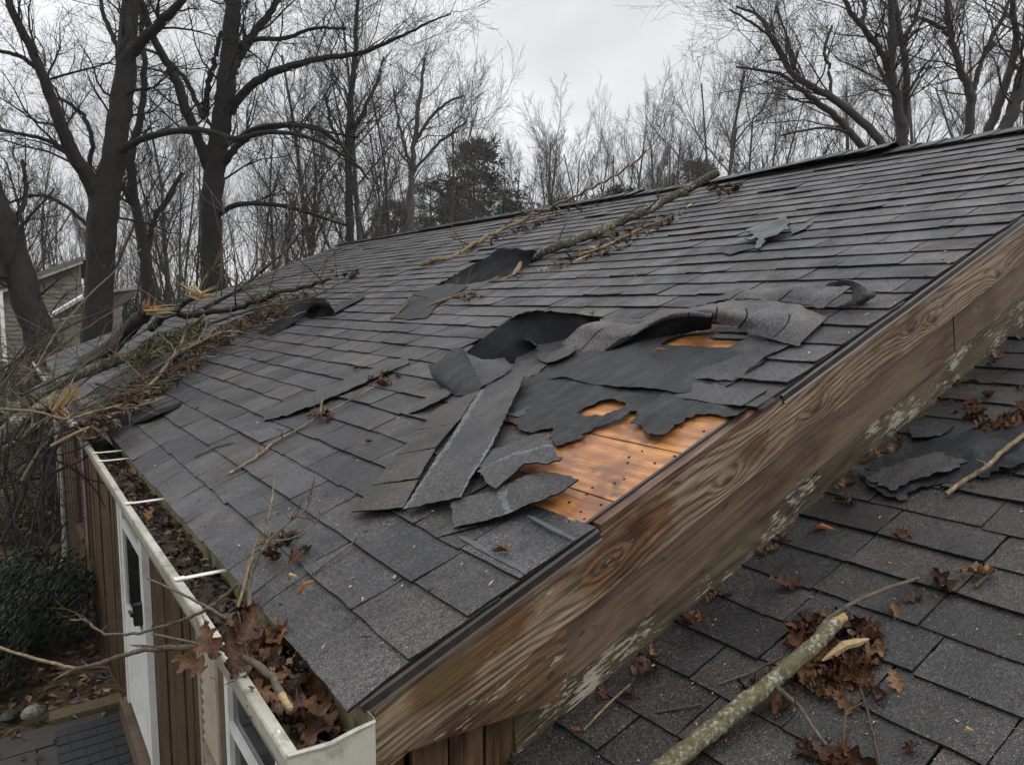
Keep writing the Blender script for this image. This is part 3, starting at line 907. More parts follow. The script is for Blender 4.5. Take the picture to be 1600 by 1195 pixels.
# ---- windows and shutters
def window(y0, y1, z0, z1, fm, cross):
    mb = MB(); t = 0.055; X0 = WX - 0.03
    mb.box(X0, WX + 0.008, y0, y0 + t, z0, z1); mb.box(X0, WX + 0.008, y1 - t, y1, z0, z1)
    mb.box(X0, WX + 0.008, y0 + t, y1 - t, z1 - t, z1); mb.box(X0 - 0.02, WX + 0.008, y0 + t, y1 - t, z0, z0 + t)
    w = obj('window', mb, fm, house)
    g = MB(); g.box(X0 + 0.018, X0 + 0.024, y0 + t, y1 - t, z0 + t, z1 - t); obj('glass_pane', g, 'glass', w)
    if cross:
        b = MB(); zc = z0 + (z1 - z0) * cross; b.box(X0 + 0.004, X0 + 0.017, y0 + t, y1 - t, zc - 0.022, zc + 0.022); obj('sash_rail', b, fm, w)
    return w
def shutter(y0, y1, z0, z1, fm):
    mb = MB(); X0 = WX - 0.036; t = 0.045
    mb.box(X0, X0 + 0.028, y0, y0 + t, z0, z1); mb.box(X0, X0 + 0.028, y1 - t, y1, z0, z1)
    for a in (z0, z1 - 0.06, z0 + (z1 - z0) * 0.48): mb.box(X0 + 0.001, X0 + 0.027, y0 + t, y1 - t, a, a + 0.06)
    s = obj('shutter', mb, fm, house)
    z = z0 + 0.075
    while z < z1 - 0.08:
        if abs(z - (z0 + (z1 - z0) * 0.48) - 0.03) > 0.05:
            b = MB(); b.add([(X0 + 0.002, y0 + t, z), (X0 + 0.002, y1 - t, z), (X0 + 0.024, y1 - t, z + 0.034), (X0 + 0.024, y0 + t, z + 0.034), (X0 + 0.007, y0 + t, z - 0.003), (X0 + 0.007, y1 - t, z - 0.003), (X0 + 0.028, y1 - t, z + 0.031), (X0 + 0.028, y0 + t, z + 0.031)],
                  [(0, 1, 2, 3), (7, 6, 5, 4), (0, 4, 5, 1), (1, 5, 6, 2), (2, 6, 7, 3), (3, 7, 4, 0)])
            obj('louver', b, fm, s)
        z += 0.045
window(0.86, 1.55, -2.0, -0.2, 'white', 0.66)
shutter(0.46, 0.82, -2.0, -0.2, 'tan')
shutter(1.62, 2.0, -2.05, -0.2, 'tan')
window(7.5, 8.3, -1.75, -0.2, 'brown_trim', 0.5)
shutter(6.98, 7.42, -1.75, -0.2, 'brown_trim')

# ---- gutter, hangers, end cap, downspout
GY0, GY1 = -0.035, L_EAVE - 0.02
prof = [(-0.108, -0.046), (-0.108, -0.031), (-0.130, -0.029), (-0.133, -0.034), (-0.131, -0.066), (-0.112, -0.105), (-0.098, -0.150), (0.036, -0.150), (0.038, -0.012)]
prof_in = [(-0.1065, -0.0455), (-0.1065, -0.0345), (-0.1275, -0.0335), (-0.1275, -0.0345), (-0.1275, -0.066), (-0.1085, -0.105), (-0.095, -0.147), (0.033, -0.147), (0.035, -0.012)]
mb = MB()
ny = 60
def gy(j): return GY0 + (GY1 - GY0) * (j / ny) ** 1.6
rows = []
for j in range(ny + 1):
    yy = gy(j); wob = 0.004 * noise.noise(Vector((yy * 0.8, 0, 0))); wz = 0.003 * noise.noise(Vector((yy * 1.1, 5, 0)))
    rows.append([(a + wob * (a < 0), yy, b + wz) for a, b in prof])
n = len(prof)
vs = [q for r in rows for q in r]
fs = [(j * n + i, (j + 1) * n + i, (j + 1) * n + i + 1, j * n + i + 1) for j in range(ny) for i in range(n - 1)]
ms = [1 if i == n - 2 else 0 for j in range(ny) for i in range(n - 1)]
mb.add(vs, fs, ms)
gutter = obj('gutter', mb, ['gutter', 'gutter_back'], house)
sol = gutter.modifiers.new('thickness', 'SOLIDIFY'); sol.thickness = 0.0022; sol.offset = -1
# end cap with a folded lip
mb = MB()
mb.prism([(-0.133, -0.024), (-0.131, -0.066), (-0.112, -0.105), (-0.098, -0.152), (0.037, -0.152), (0.037, -0.018), (-0.05, -0.030)], 'y', GY0 - 0.003, GY0 - 0.0005)
mb.tube([(-0.132, GY0 - 0.003, -0.025), (-0.10, GY0 - 0.002, -0.028), (-0.05, GY0 - 0.004, -0.030), (0.0, GY0 - 0.002, -0.022), (0.037, GY0 - 0.003, -0.017)], [0.0042, 0.005, 0.0044, 0.005, 0.004], 6, jit=0.12)
obj('gutter_end_cap', mb, 'gutter', gutter)
for (pa, pb) in (((897 / 4.98 + 80, 0), 0),) * 0: pass
for Y in (0.985, 1.98, 2.95, 3.2, 4.4, 6.0, 8.2):
    mb = MB()
    mb.box(-0.128, 0.034, Y - 0.010, Y + 0.010, -0.0275, -0.0245)
    mb.box(-0.129, -0.1, Y - 0.012, Y + 0.012, -0.0245, -0.0225)
    mb.tube([(-0.118, Y, -0.024), (-0.118, Y, -0.019)], [0.004, 0.0035], 6)
    obj('gutter_hanger', mb, 'strap', gutter)
# rivets on the lip
for Y in (0.05, 0.42, 0.78):
    mb = MB(); mb.tube([(-0.119, Y, -0.031), (-0.119, Y, -0.0255)], [0.0045, 0.003], 7); obj('rivet', mb, 'strap', gutter)
# wet muck lying in the trough
mb = MB(); ny2, nx2 = 190, 8
vs = []
for j in range(ny2 + 1):
    yy = GY0 + 0.002 + (GY1 - GY0 - 0.01) * (j / ny2) ** 1.5
    fill = -0.118 + 0.022 * noise.noise(Vector((yy * 2.3, 1, 0))) + 0.012 * min(1, yy)
    for i in range(nx2 + 1):
        xx = -0.100 + 0.133 * i / nx2
        vs.append((xx, yy, fill + 0.010 * noise.noise(Vector((xx * 40, yy * 26, 2))) + 0.005 * noise.noise(Vector((xx * 110, yy * 80, 7)))))
mb.add(vs, [(j * (nx2 + 1) + i, j * (nx2 + 1) + i + 1, (j + 1) * (nx2 + 1) + i + 1, (j + 1) * (nx2 + 1) + i) for j in range(ny2) for i in range(nx2)])
tag(obj('gutter_muck', mb, 'muck', None, smooth=True), 'dark wet rotting leaf muck lying in the gutter trough', 'debris', kind='stuff')
# downspout at the far corner
mb = MB()
dsy = 10.45
mb.tube([(0.0, dsy, -0.15), (0.02, dsy, -0.25), (0.09, dsy, -0.38), (0.10, dsy, -0.6), (0.10, dsy, -2.62), (0.085, dsy, -2.74), (0.02, dsy, -2.84), (-0.12, dsy, -2.88), (-0.40, dsy, -2.92)], [0.045] * 9, 8)
obj('downspout', mb, 'gutter', house, smooth=True)

# ---- rake: boards, eave return, drip edge, red trim
def rake_board(x0, x1, d0, d1, y0, y1, matn, name='rake_board', ytop=None):
    """slope-parallel board; x0..x1 horizontal run, d0..d1 vertical drop below the roof plane"""
    k = CS
    s0, s1 = x0 / k, x1 / k
    mb = MB()
    nseg = max(2, int((s1 - s0) / 0.12))
    vs = []
    for i in range(nseg + 1):
        s = s0 + (s1 - s0) * i / nseg
        w0 = 0.0014 * noise.noise(Vector((s * 3, d0 * 9, 1))); w1 = 0.003 * noise.noise(Vector((s * 4, d1 * 9, 5)))
        # keep the board ends plumb: a point lower down sits further down-slope in local x
        for (yy, dd, ww) in ((y0 if ytop is None else ytop, d0, w0), (y0, d1, w1), (y1, d1, w1), (y1, d0, w0)):
            vs.append((s - dd * SN, yy, -dd * k + ww))
    fs = [(i * 4 + a, i * 4 + (a + 1) % 4, i * 4 + 4 + (a + 1) % 4, i * 4 + 4 + a) for i in range(nseg) for a in range(4)]
    fs += [(3, 2, 1, 0), tuple(nseg * 4 + a for a in range(4))]
    mb.add(vs, fs)
    return obj(name, mb, matn, house, mat=F_MAIN)
XE = XR
o = rake_board(0.052, XE, 0.022, 0.181, 0.001, 0.034, 'rake'); o['label'] = 'top weathered plank with knots along the sloping gable edge'
o = rake_board(0.50, 2.36, 0.150, 0.352, 0.030, 0.062, 'rake_mid', ytop=0.052); o['label'] = 'smooth brown middle plank under the top plank'
rake_board(2.364, XE, 0.150, 0.350, 0.028, 0.062, 'rake_mid', ytop=0.050)
o = rake_board(0.42, 1.565, 0.340, 0.62, 0.020, 0.066, 'rake_low', ytop=0.054); o['label'] = 'mossy lowest plank with flaking white paint'
rake_board(1.571, XE, 0.338, 0.62, 0.026, 0.066, 'rake_low', ytop=0.056)
# boxed return under the low end of the rake
mb = MB()
pts = [(0.054, -0.125), (0.532, -0.145), (0.532, 0.532 * TANM - 0.184), (0.140, 0.140 * TANM - 0.184), (0.054, 0.054 * TANM - 0.16)]
loc = []
for (x, z) in pts:
    v = Vector((x, 0, z)); loc.append((v.dot(MAIN.R), v.dot(MAIN.N)))
mb.prism(loc, 'y', 0.0, 0.032)
o = obj('eave_return', mb, 'rake_wet', house, mat=F_MAIN); o['label'] = 'stained triangular board closing the low end of the gable edge'
# brown metal drip edge in two runs
def drip(x0, x1):
    s0, s1 = x0 / CS, x1 / CS
    mb = MB(); nn = max(3, int((s1 - s0) / 0.1))
    pr = [(0.05, -0.004), (0.003, -0.004), (-0.003, -0.009), (-0.0035, -0.026), (-0.007, -0.031), (-0.005, -0.033), (-0.0015, -0.027), (-0.0005, -0.010), (0.05, -0.0062)]
    vs = []
    for i in range(nn + 1):
        s = s0 + (s1 - s0) * i / nn; wv = 0.0015 * noise.noise(Vector((s * 5, 2, 2)))
        vs += [(s, a + wv, b + wv) for a, b in pr]
    n = len(pr)
    fs = [(i * n + a, i * n + (a + 1) % n, (i + 1) * n + (a + 1) % n, (i + 1) * n + a) for i in range(nn) for a in range(n)]
    fs += [tuple(range(n)), tuple(range(nn * n, nn * n + n))[::-1]]
    mb.add(vs, fs)
    return obj('drip_edge', mb, 'drip', house, mat=F_MAIN)
drip(0.020, 0.622); drip(1.30, XE)
o = rake_board(0.635, 1.30, 0.001, 0.0205, 0.003, 0.033, 'redwood', 'trim_strip'); o['label'] = 'wet reddish wood strip bared where the metal edge is gone'
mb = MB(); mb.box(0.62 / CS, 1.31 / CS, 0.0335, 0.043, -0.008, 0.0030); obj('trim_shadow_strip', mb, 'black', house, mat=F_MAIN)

# the far halves of both roofs, seen only from elsewhere
LT = LOWR.pt(4.69, 0, 0)
LB_ = frame((LT.x, 0, LT.z), (math.cos(LOWR.ang), 0, -math.sin(LOWR.ang)), (0, 1, 0), (math.sin(LOWR.ang), 0, math.cos(LOWR.ang)))
mb = MB(); mb.box(-0.02, 4.6, -4.2, 0.05, -0.04, 0.004); obj('back_roof', mb, 'back_roof', house, mat=LB_)
mb = MB(); mb.box(0.1, S_RIDGE - 0.075, -0.034, -0.001, -0.168, -0.021); obj('rake_board', mb, 'rake', house, mat=BACKF)
mb = MB(); mb.box(0.1, S_RIDGE - 0.17, -0.056, -0.036, -0.58, -0.150); obj('rake_board', mb, 'rake_mid', house, mat=BACKF)
# ------------------------------------------------------------------ torn and curled roofing
SB = ['shingle_plain', 'under']
SB3 = ['shingle_plain', 'under', 'seal']
BR = ['shingle_brown', 'under']
def base_of(pts): 
    q = [MAIN.px(*p, 0.0) for p in pts]; return sum(q, Vector()) / len(q)
# loose strip of four brown tabs slid down the roof
t = thing('loose_shingle_strip', 'brown strip of shingle tabs slipped askew left of the long grey strip', 'shingle strip', base_of([(650, 700)]))
for k, q in enumerate([[(552, 806), (584, 762), (655, 752), (632, 797), (600, 800)], [(584, 761), (620, 714), (682, 702), (655, 750)], [(620, 713), (656, 674), (714, 662), (682, 701)], [(656, 673), (684, 640), (735, 618), (752, 612), (716, 661)]]):
    sheet('tab', MAIN, q, BR, th=0.004, h0=0.021 + 0.001 * k, wave=0.002, parent=t, seed=40 + k, amp=0.001, ctrl=[(560, 803, 0.016), (600, 780, 0.006), (700, 660, 0.004), (730, 630, 0.010)])
# long grey strip lying up and down the slope
t = thing('long_shingle_strip', 'long grey torn shingle strip with pale glue line lying down the slope', 'shingle strip', base_of([(720, 700)]))
sheet('strip_body', MAIN, [(751, 611), (785, 598), (822, 590), (812, 612), (797, 640), (785, 668), (770, 703), (752, 730), (738, 750), (722, 783), (675, 790), (630, 797), (662, 752), (700, 690)], SB3, th=0.004, h0=0.031, wave=0.004, wsc=4, parent=t, seed=51, amp=0.0018, grid=0.009, bands=[([(634, 794), (668, 744), (706, 688), (740, 636), (753, 613)], .012), ([(722, 783), (738, 750), (760, 714), (778, 684)], .007)],
      ctrl=[(640, 790, 0.004), (715, 780, 0.010), (760, 700, 0.014), (700, 690, 0.002), (810, 600, 0.012), (760, 612, 0.006)])
# torn scraps by the plywood
t = thing('torn_shingle_scrap', 'creased grey shingle scrap lying on the edge of the bare plywood', 'shingle scrap', base_of([(810, 720)]))
sheet('scrap_body', MAIN, [(746, 732), (750, 716), (758, 706), (800, 694), (846, 683), (860, 682), (862, 696), (870, 712), (878, 730), (850, 735), (822, 733), (800, 748), (776, 766), (764, 760), (757, 748)], SB3, th=0.004, h0=0.036, wave=0.006, wsc=7, parent=t, seed=61, amp=0.0040, grid=0.009, bands=[([(752, 739), (780, 726), (812, 718), (846, 711), (874, 704)], .007)],
      ctrl=[(750, 730, 0.004), (810, 715, 0.022), (860, 690, 0.006), (875, 728, 0.020), (780, 762, 0.004), (846, 708, 0.026), (800, 700, 0.002)])
t = thing('torn_shingle_scrap', 'pointed grey shingle scrap below the bare plywood near the gable edge', 'shingle scrap', base_of([(790, 790)]))
sheet('scrap_body', MAIN, [(710, 826), (708, 806), (708, 786), (744, 776), (780, 766), (800, 757), (816, 750), (852, 740), (880, 748), (907, 758), (890, 769), (872, 781), (844, 793), (814, 800), (784, 809), (746, 818)], SB3, th=0.004, h0=0.024, wave=0.004, wsc=6, parent=t, seed=63, amp=0.0030, grid=0.009, bands=[([(782, 765), (788, 780), (796, 806)], .014)],
      ctrl=[(712, 822, 0.002), (745, 800, 0.010), (784, 786, 0.002), (820, 772, 0.016), (900, 760, 0.018), (850, 745, 0.006), (784, 808, 0.006), (844, 790, 0.020)])
sheet('scrap_layer', MAIN, [(682, 839), (696, 824), (708, 812), (740, 806), (744, 822), (712, 830)], SB, th=0.004, h0=0.017, wave=0.002, parent=t, seed=68, amp=0.0015)
# bare glue patches on the courses by the gable edge
o = sheet('glue_patch', MAIN, [(714, 836), (730, 839), (780, 866), (826, 890), (822, 897), (774, 872), (722, 843)], ['glue', 'glue'], th=0.001, h0=0.0150, wave=0.0, parent=house, seed=65, amp=0.0008)
o = sheet('glue_patch', MAIN, [(822, 804), (832, 806), (870, 825), (900, 840), (897, 844), (862, 828), (828, 809)], ['glue', 'glue'], th=0.001, h0=0.0165, wave=0.0, parent=house, seed=66, amp=0.0008)
# shiny flipped piece standing at the left of the hole
t = thing('flipped_shingle_piece', 'upturned shingle piece showing its glossy blue-black underside', 'shingle piece', base_of([(715, 600)]))
loft('flipped_half', MAIN, [[(692, 608, 0.012), (712, 619, 0.014), (738, 613, 0.018), (753, 604, 0.022)], [(676, 590, 0.05), (698, 596, 0.052), (722, 590, 0.054), (741, 578, 0.056)], [(669, 571, 0.085), (690, 560, 0.09), (713, 542, 0.10), (727, 549, 0.10)]], ['felt', 'shingle_plain'], nu=16, nv=8, th=0.004, parent=t, seed=71, rag=0.0022)
loft('flat_half', MAIN, [[(753, 604, 0.020), (775, 592, 0.018), (799, 577, 0.014)], [(741, 578, 0.053), (764, 574, 0.044), (795, 567, 0.03)], [(728, 551, 0.094), (752, 560, 0.066), (788, 561, 0.045)]], SB, nu=14, nv=8, th=0.004, parent=t, seed=72, flip=False)
# peeled strips that still hang on
def peel(lab, curves, mats=SB, **kw):
    o = loft('peeled_strip', MAIN, curves, mats, parent=main_roof, **kw); o['label'] = lab; return o
peel('strip arched up with its black underside showing',
     [[(729, 562, 0.004), (770, 556, 0.004), (815, 548, 0.004), (860, 540, 0.004), (905, 527, 0.004), (938, 507, 0.006)],
      [(728, 555, 0.03), (770, 530, 0.055), (815, 508, 0.075), (858, 506, 0.075), (903, 507, 0.05), (938, 502, 0.02)],
      [(729, 549, 0.045), (778, 511, 0.085), (806, 494, 0.11), (834, 488, 0.125), (885, 491, 0.10), (938, 498, 0.04)],
      [(741, 544, 0.04), (790, 505, 0.09), (815, 491, 0.12), (845, 486, 0.13), (893, 490, 0.10), (945, 497, 0.035)]], ['under', 'shingle_plain'], nu=34, nv=12, seed=81, flip=False)
peel('small folded shingle in front of the arched strip',
     [[(740, 570, 0.006), (757, 564, 0.016), (788, 561, 0.02), (815, 556, 0.012), (838, 546, 0.008)],
      [(733, 556, 0.03), (760, 548, 0.045), (790, 545, 0.05), (815, 542, 0.04), (838, 543, 0.02)],
      [(731, 550, 0.04), (764, 534, 0.07), (800, 525, 0.08), (822, 530, 0.07), (842, 541, 0.03)]], ['under', 'shingle_plain'], nu=22, nv=8, seed=82)
peel('short flat shingle left beside the arched strip',
     [[(800, 590, 0.012), (830, 588, 0.016), (865, 562, 0.02)], [(805, 566, 0.012), (845, 560, 0.016), (880, 544, 0.022)]], BR, nu=12, nv=6, seed=83)
peel('torn shingle flake under the arched strip',
     [[(840, 562, 0.02), (862, 566, 0.03), (900, 548, 0.03)], [(840, 552, 0.02), (866, 548, 0.03), (895, 536, 0.03)]], BR, nu=12, nv=6, seed=84)
peel('wave-shaped curled strip of grey shingle over the black felt',
     [[(878, 537, 0.035), (900, 545, 0.02), (924, 551, 0.012), (955, 547, 0.010), (985, 538, 0.010), (1030, 530, 0.012), (1075, 520, 0.016), (1112, 513, 0.03)],
      [(893, 522, 0.055), (915, 527, 0.045), (945, 532, 0.035), (980, 530, 0.040), (1010, 517, 0.055), (1045, 505, 0.065), (1080, 500, 0.075), (1112, 500, 0.085)],
      [(910, 508, 0.075), (930, 511, 0.065), (965, 521, 0.050), (992, 517, 0.06), (1020, 503, 0.085), (1050, 491, 0.10), (1082, 488, 0.105), (1112, 491, 0.105)],
      [(935, 501, 0.045), (960, 503, 0.035), (985, 507, 0.03), (1010, 502, 0.05), (1040, 490, 0.085), (1060, 486, 0.095), (1090, 484, 0.10), (1115, 486, 0.10)]], SB, nu=88, nv=14, seed=85, tabs=5, black=(.36, 1.0, .42))
peel('wide lifted grey shingle sheet over the orange plywood gap',
     [[(1085, 492, 0.09), (1107, 498, 0.085), (1140, 510, 0.065), (1176, 521, 0.045), (1210, 531, 0.032), (1247, 539, 0.022)],
      [(1070, 487, 0.10), (1105, 483, 0.115), (1150, 490, 0.105), (1195, 497, 0.08), (1235, 505, 0.05), (1270, 517, 0.025)],
      [(1049, 490, 0.07), (1107, 475, 0.10), (1145, 470, 0.105), (1190, 469, 0.09), (1240, 475, 0.06), (1293, 496, 0.02)]], SB, nu=80, nv=12, seed=86, tabs=4)
peel('bluish shingle flap between the curled strips',
     [[(930, 505, 0.018), (965, 512, 0.02), (1000, 512, 0.018), (1030, 500, 0.016)], [(934, 496, 0.018), (960, 497, 0.018), (1000, 497, 0.016), (1030, 492, 0.014)]], SB, nu=14, nv=5, seed=87)
peel('upper grey flap ending in a small curl by the gable edge',
     [[(1080, 482, 0.03), (1124, 470, 0.045), (1180, 466, 0.055), (1240, 474, 0.05), (1286, 481, 0.045)],
      [(1100, 470, 0.03), (1140, 459, 0.05), (1195, 455, 0.065), (1255, 460, 0.07), (1308, 464, 0.07)],
      [(1120, 463, 0.02), (1160, 453, 0.04), (1205, 449, 0.055), (1270, 447, 0.07), (1330, 448, 0.085)]], SB, nu=60, nv=8, seed=88, tabs=3)
peel('small black rolled curl at the end of the upper flap',
     [[(1290, 447, 0.05), (1318, 449, 0.055), (1331, 456, 0.05), (1327, 470, 0.03), (1305, 482, 0.012)],
      [(1296, 441, 0.065), (1322, 438, 0.085), (1345, 446, 0.075), (1352, 463, 0.045), (1330, 480, 0.014)],
      [(1302, 440, 0.06), (1326, 437, 0.085), (1352, 446, 0.07), (1371, 461, 0.03), (1348, 475, 0.012)]], SB, nu=18, nv=8, seed=89)
peel('grey shingle torn back beside the plywood gap',
     [[(1098, 566, 0.014), (1130, 572, 0.018), (1168, 575, 0.018), (1200, 556, 0.02)], [(1128, 548, 0.014), (1165, 530, 0.02), (1200, 532, 0.02), (1245, 534, 0.018)]], SB, nu=14, nv=6, seed=90)
# torn shingle ends reaching over the felt from the right
for k, q in enumerate([[(1064, 588, .013), (1100, 592, .018), (1150, 592, .018), (1165, 578, .014)], [(1030, 619, .013), (1065, 622, .016), (1120, 630, .016), (1160, 634, .014)]]):
    up = [(a + 36, b - 24, h) for a, b, h in q]
    peel('ragged shingle course end lying over the felt', [q, up], SB, nu=14, nv=5, seed=91 + k, rag=0.003)
# black flap below the roof log
peel('black flap lifted below the fallen roof log',
     [[(678, 449, 0.006), (705, 447, 0.006), (745, 442, 0.006), (790, 434, 0.006), (825, 418, 0.008)],
      [(682, 446, 0.02), (712, 436, 0.03), (750, 424, 0.045), (792, 412, 0.055), (830, 406, 0.04)],
      [(690, 442, 0.03), (716, 426, 0.06), (750, 408, 0.10), (784, 388, 0.145), (838, 393, 0.09)]], ['under', 'shingle_plain'], nu=30, nv=10, seed=95, rag=0.006)
sheet('underlayment_patch', MAIN, [(612, 496), (632, 474), (650, 456), (695, 441), (732, 447), (706, 462), (681, 479), (668, 496), (640, 499)], ['felt', 'under'], th=0.003, h0=0.018, wave=0.003, parent=main_roof, seed=96, amp=0.004)
# lifted course edges further down
peel('shingle course edge lifted left of the upturned piece',
     [[(633, 648, 0.016), (660, 638, 0.03), (690, 624, 0.032), (708, 612, 0.02)], [(648, 632, 0.018), (672, 618, 0.026), (698, 604, 0.028), (716, 596, 0.02)]], SB, nu=16, nv=6, seed=97)
peel('long lifted shingle strip above the twig with leaves',
     [[(411, 657, 0.018), (450, 646, 0.03), (500, 628, 0.03), (550, 606, 0.028), (640, 566, 0.018)], [(413, 640, 0.018), (455, 624, 0.02), (505, 606, 0.02), (555, 586, 0.018), (636, 556, 0.016)]], SB, nu=40, nv=6, seed=98)
peel('dark shingle corner lifted at the eave beside the fallen limb',
     [[(206, 664, 0.012), (225, 656, 0.035), (250, 646, 0.04), (280, 634, 0.02)], [(220, 655, 0.012), (238, 645, 0.02), (258, 636, 0.022), (284, 628, 0.014)]], ['under', 'shingle_plain'], nu=14, nv=5, seed=99)
# curled strip at the left, looping up
t = thing('curled_shingle_strip', 'grey shingle strip curled into a loop beside the debris heap', 'shingle strip', base_of([(470, 505)]))
loft('strip_body', MAIN, [[(403, 520, .012), (430, 505, .03), (454, 484, .10), (476, 467, .16), (498, 465, .165), (514, 472, .14)],
                          [(412, 523, .014), (441, 507, .03), (463, 488, .085), (481, 472, .14), (500, 470, .145), (517, 478, .12)],
                          [(422, 527, .012), (452, 510, .02), (472, 495, .05), (486, 480, .10), (502, 477, .11), (521, 485, .085)]], ['shingle_plain', 'under'], nu=34, nv=8, th=0.004, seed=101, parent=t)
loft('curl_inside', MAIN, [[(470, 498, .008), (488, 498, .008), (506, 496, .008), (523, 492, .010)], [(476, 490, .04), (492, 485, .06), (508, 483, .065), (522, 487, .05)], [(484, 482, .085), (494, 476, .105), (508, 475, .11), (520, 482, .085)]], ['under', 'under'], nu=14, nv=6, th=0.003, seed=103, parent=t)
sheet('torn_felt_tail', MAIN, [(515, 489), (530, 474), (556, 464), (570, 459), (566, 466), (540, 480), (520, 492)], ['felt', 'under'], th=0.003, h0=0.03, wave=0.004, parent=t, seed=102)
# torn grey patch high on the roof
t = thing('torn_roof_patch', 'small shiny blue-grey torn patch high on the right of the roof', 'roof patch', base_of([(1205, 365)]))
sheet('patch_body', MAIN, [(1166, 362), (1180, 356), (1205, 352), (1232, 348), (1233, 366), (1215, 374), (1196, 378), (1184, 391), (1178, 388), (1186, 378), (1164, 376), (1178, 369)], ['glue', 'under'], th=0.004, h0=0.022, wave=0.010, wsc=12, parent=t, seed=111, amp=0.005, ctrl=[(1232, 350, 0.035), (1232, 366, 0.03), (1205, 360, 0.004), (1170, 362, 0.012), (1184, 388, 0.012)])
sheet('torn_felt_tail', MAIN, [(1130, 394), (1150, 384), (1180, 382), (1192, 384), (1160, 392), (1140, 398)], ['felt', 'under'], th=0.003, h0=0.018, wave=0.003, parent=t, seed=112, amp=0.004)
sheet('torn_felt_tail', MAIN, [(1234, 352), (1262, 348), (1272, 346), (1256, 358), (1236, 366)], SB, th=0.003, h0=0.02, wave=0.003, parent=t, seed=113, amp=0.003)
# dark felt piece on the lower roof
t = thing('felt_scrap', 'dark blue-black felt scrap crumpled on the lower roof under a twig', 'felt scrap', LOWR.px(1460, 740))
sheet('scrap_body', LOWR, [(1345, 748), (1366, 722), (1395, 706), (1440, 690), (1500, 676), (1560, 668), (1620, 664), (1620, 726), (1560, 742), (1500, 752), (1440, 762), (1404, 784), (1372, 772), (1356, 762)], ['felt_dark', 'under'], th=0.004, h0=0.018, wave=0.010, wsc=9, parent=t, seed=121, amp=0.009, step=0.014,
      ctrl=[(1370, 760, 0.012), (1440, 730, 0.022), (1520, 712, 0.028), (1600, 698, 0.022), (1420, 700, 0.0), (1540, 672, 0.0), (1404, 782, 0.004), (1480, 756, 0.002)])

sheet('loose_tab', LOWR, [(1352, 744), (1400, 722), (1470, 706), (1520, 702), (1500, 730), (1440, 748), (1402, 766), (1370, 758)], ['shingle_plain', 'under'], th=0.004, h0=0.038, wave=0.008, wsc=8, parent=t, seed=122, amp=0.006)
sheet('loose_tab', LOWR, [(1418, 668), (1470, 656), (1492, 664), (1470, 680), (1425, 684)], ['shingle_plain', 'under'], th=0.004, h0=0.024, wave=0.006, wsc=9, parent=t, seed=123, amp=0.005)
# ------------------------------------------------------------------ fallen branches
def P3(q, slope=MAIN):
    """(px,py,h) on a slope or ('d',px,py,depth) in the air"""
    return at_d(q[1], q[2], q[3]) if q[0] == 'd' else slope.px(q[0], q[1], q[2])
def stem_pts(q, slope, n, wig, rng):
    w = [tuple(P3(a, slope)) for a in q]
    g = cr_spline(w, n)
    L = float(np.linalg.norm(np.diff(g, axis=0), axis=1).sum())
    for i in range(1, n - 1):
        g[i] += np.array([rng.gauss(0, wig * L) for _ in range(3)])
    return [Vector(x) for x in g]
def limb(parent, name, q, w0, w1, mat, slope=MAIN, n=None, sides=8, wig=0.0018, seed=0, jit=0.06, twigs=0, tl=0.2, tmat=None, cap=None):
    rng = random.Random(seed * 7 + 1)
    n = n or max(6, 5 * len(q))
    pts = stem_pts(q, slope, n, wig, rng)
    rr = []
    for i, a in enumerate(pts):
        t = i / (n - 1); d = depth(a)
        rr.append((w0 * (1 - t) + w1 * t) * d / FPX / 2 * (1 + rng.uniform(-jit, jit)))
    mb = MB(); mb.tube(pts, rr, sides, jit=0.05, rng=rng, mi_cap=1 if cap else None)
    o = obj(name, mb, [mat, cap] if cap else [mat], parent, smooth=True)
    o.data.set_sharp_from_angle(angle=rad(60))
    for k in range(twigs):
        i = rng.randrange(n // 5, n - 1); t = pts[min(i + 1, n - 1)] - pts[i]
        t.normalize()
        side = Vector((rng.gauss(0, 1), rng.gauss(0, 1), abs(rng.gauss(0, .6)))).normalized()
        d = (t * rng.uniform(.3, 1) + side * 0.8).normalized()
        L = tl * rng.uniform(0.35, 1.1); p = pts[i].copy(); pl = [p.copy()]; m_ = 5
        for j in range(m_):
            d = (d + Vector((rng.gauss(0, .22), rng.gauss(0, .22), rng.gauss(-0.02, .16)))).normalized()
            p = p + d * (L / m_); pl.append(p.copy())
        r0 = min(rr[i] * 0.55, 0.008)
        tb = MB(); tb.tube(pl, [r0 * (1 - 0.75 * j / m_) for j in range(m_ + 1)], 5)
        if rng.random() < 0.7:
            e = pl[3]; d2 = (d + side * 0.9).normalized()
            tb.tube([e, e + d2 * L * .18, e + (d2 + Vector((0, 0, .2))) * L * .36], [r0 * .5, r0 * .35, r0 * .2], 4)
        obj('side_twig', tb, tmat or mat, parent, smooth=True)
    return o, pts, rr
def splinters(parent, p, d, n, L, r, mat, seed=0, spread=0.5, name='splintered_end'):
    rng = random.Random(seed); mb = MB()
    d = Vector(d).normalized()
    a = d.cross(Vector((0.2, 0.3, 0.9))).normalized(); b = d.cross(a)
    for k in range(n * 2):
        w = rng.uniform(0, 6.28); q = a * math.cos(w) + b * math.sin(w)
        s = Vector(p) + q * r * rng.uniform(0, .8) - d * 0.01
        dd = (d + q * rng.uniform(0, spread)).normalized(); l = L * rng.uniform(.35, 1)
        mid = s + dd * l * .5 + q * rng.uniform(-.1, .15) * l
        mb.tube([s, mid, s + dd * l], [r * rng.uniform(.10, .26), r * rng.uniform(.06, .18), r * 0.01], 4)
    return obj(name, mb, mat, parent)

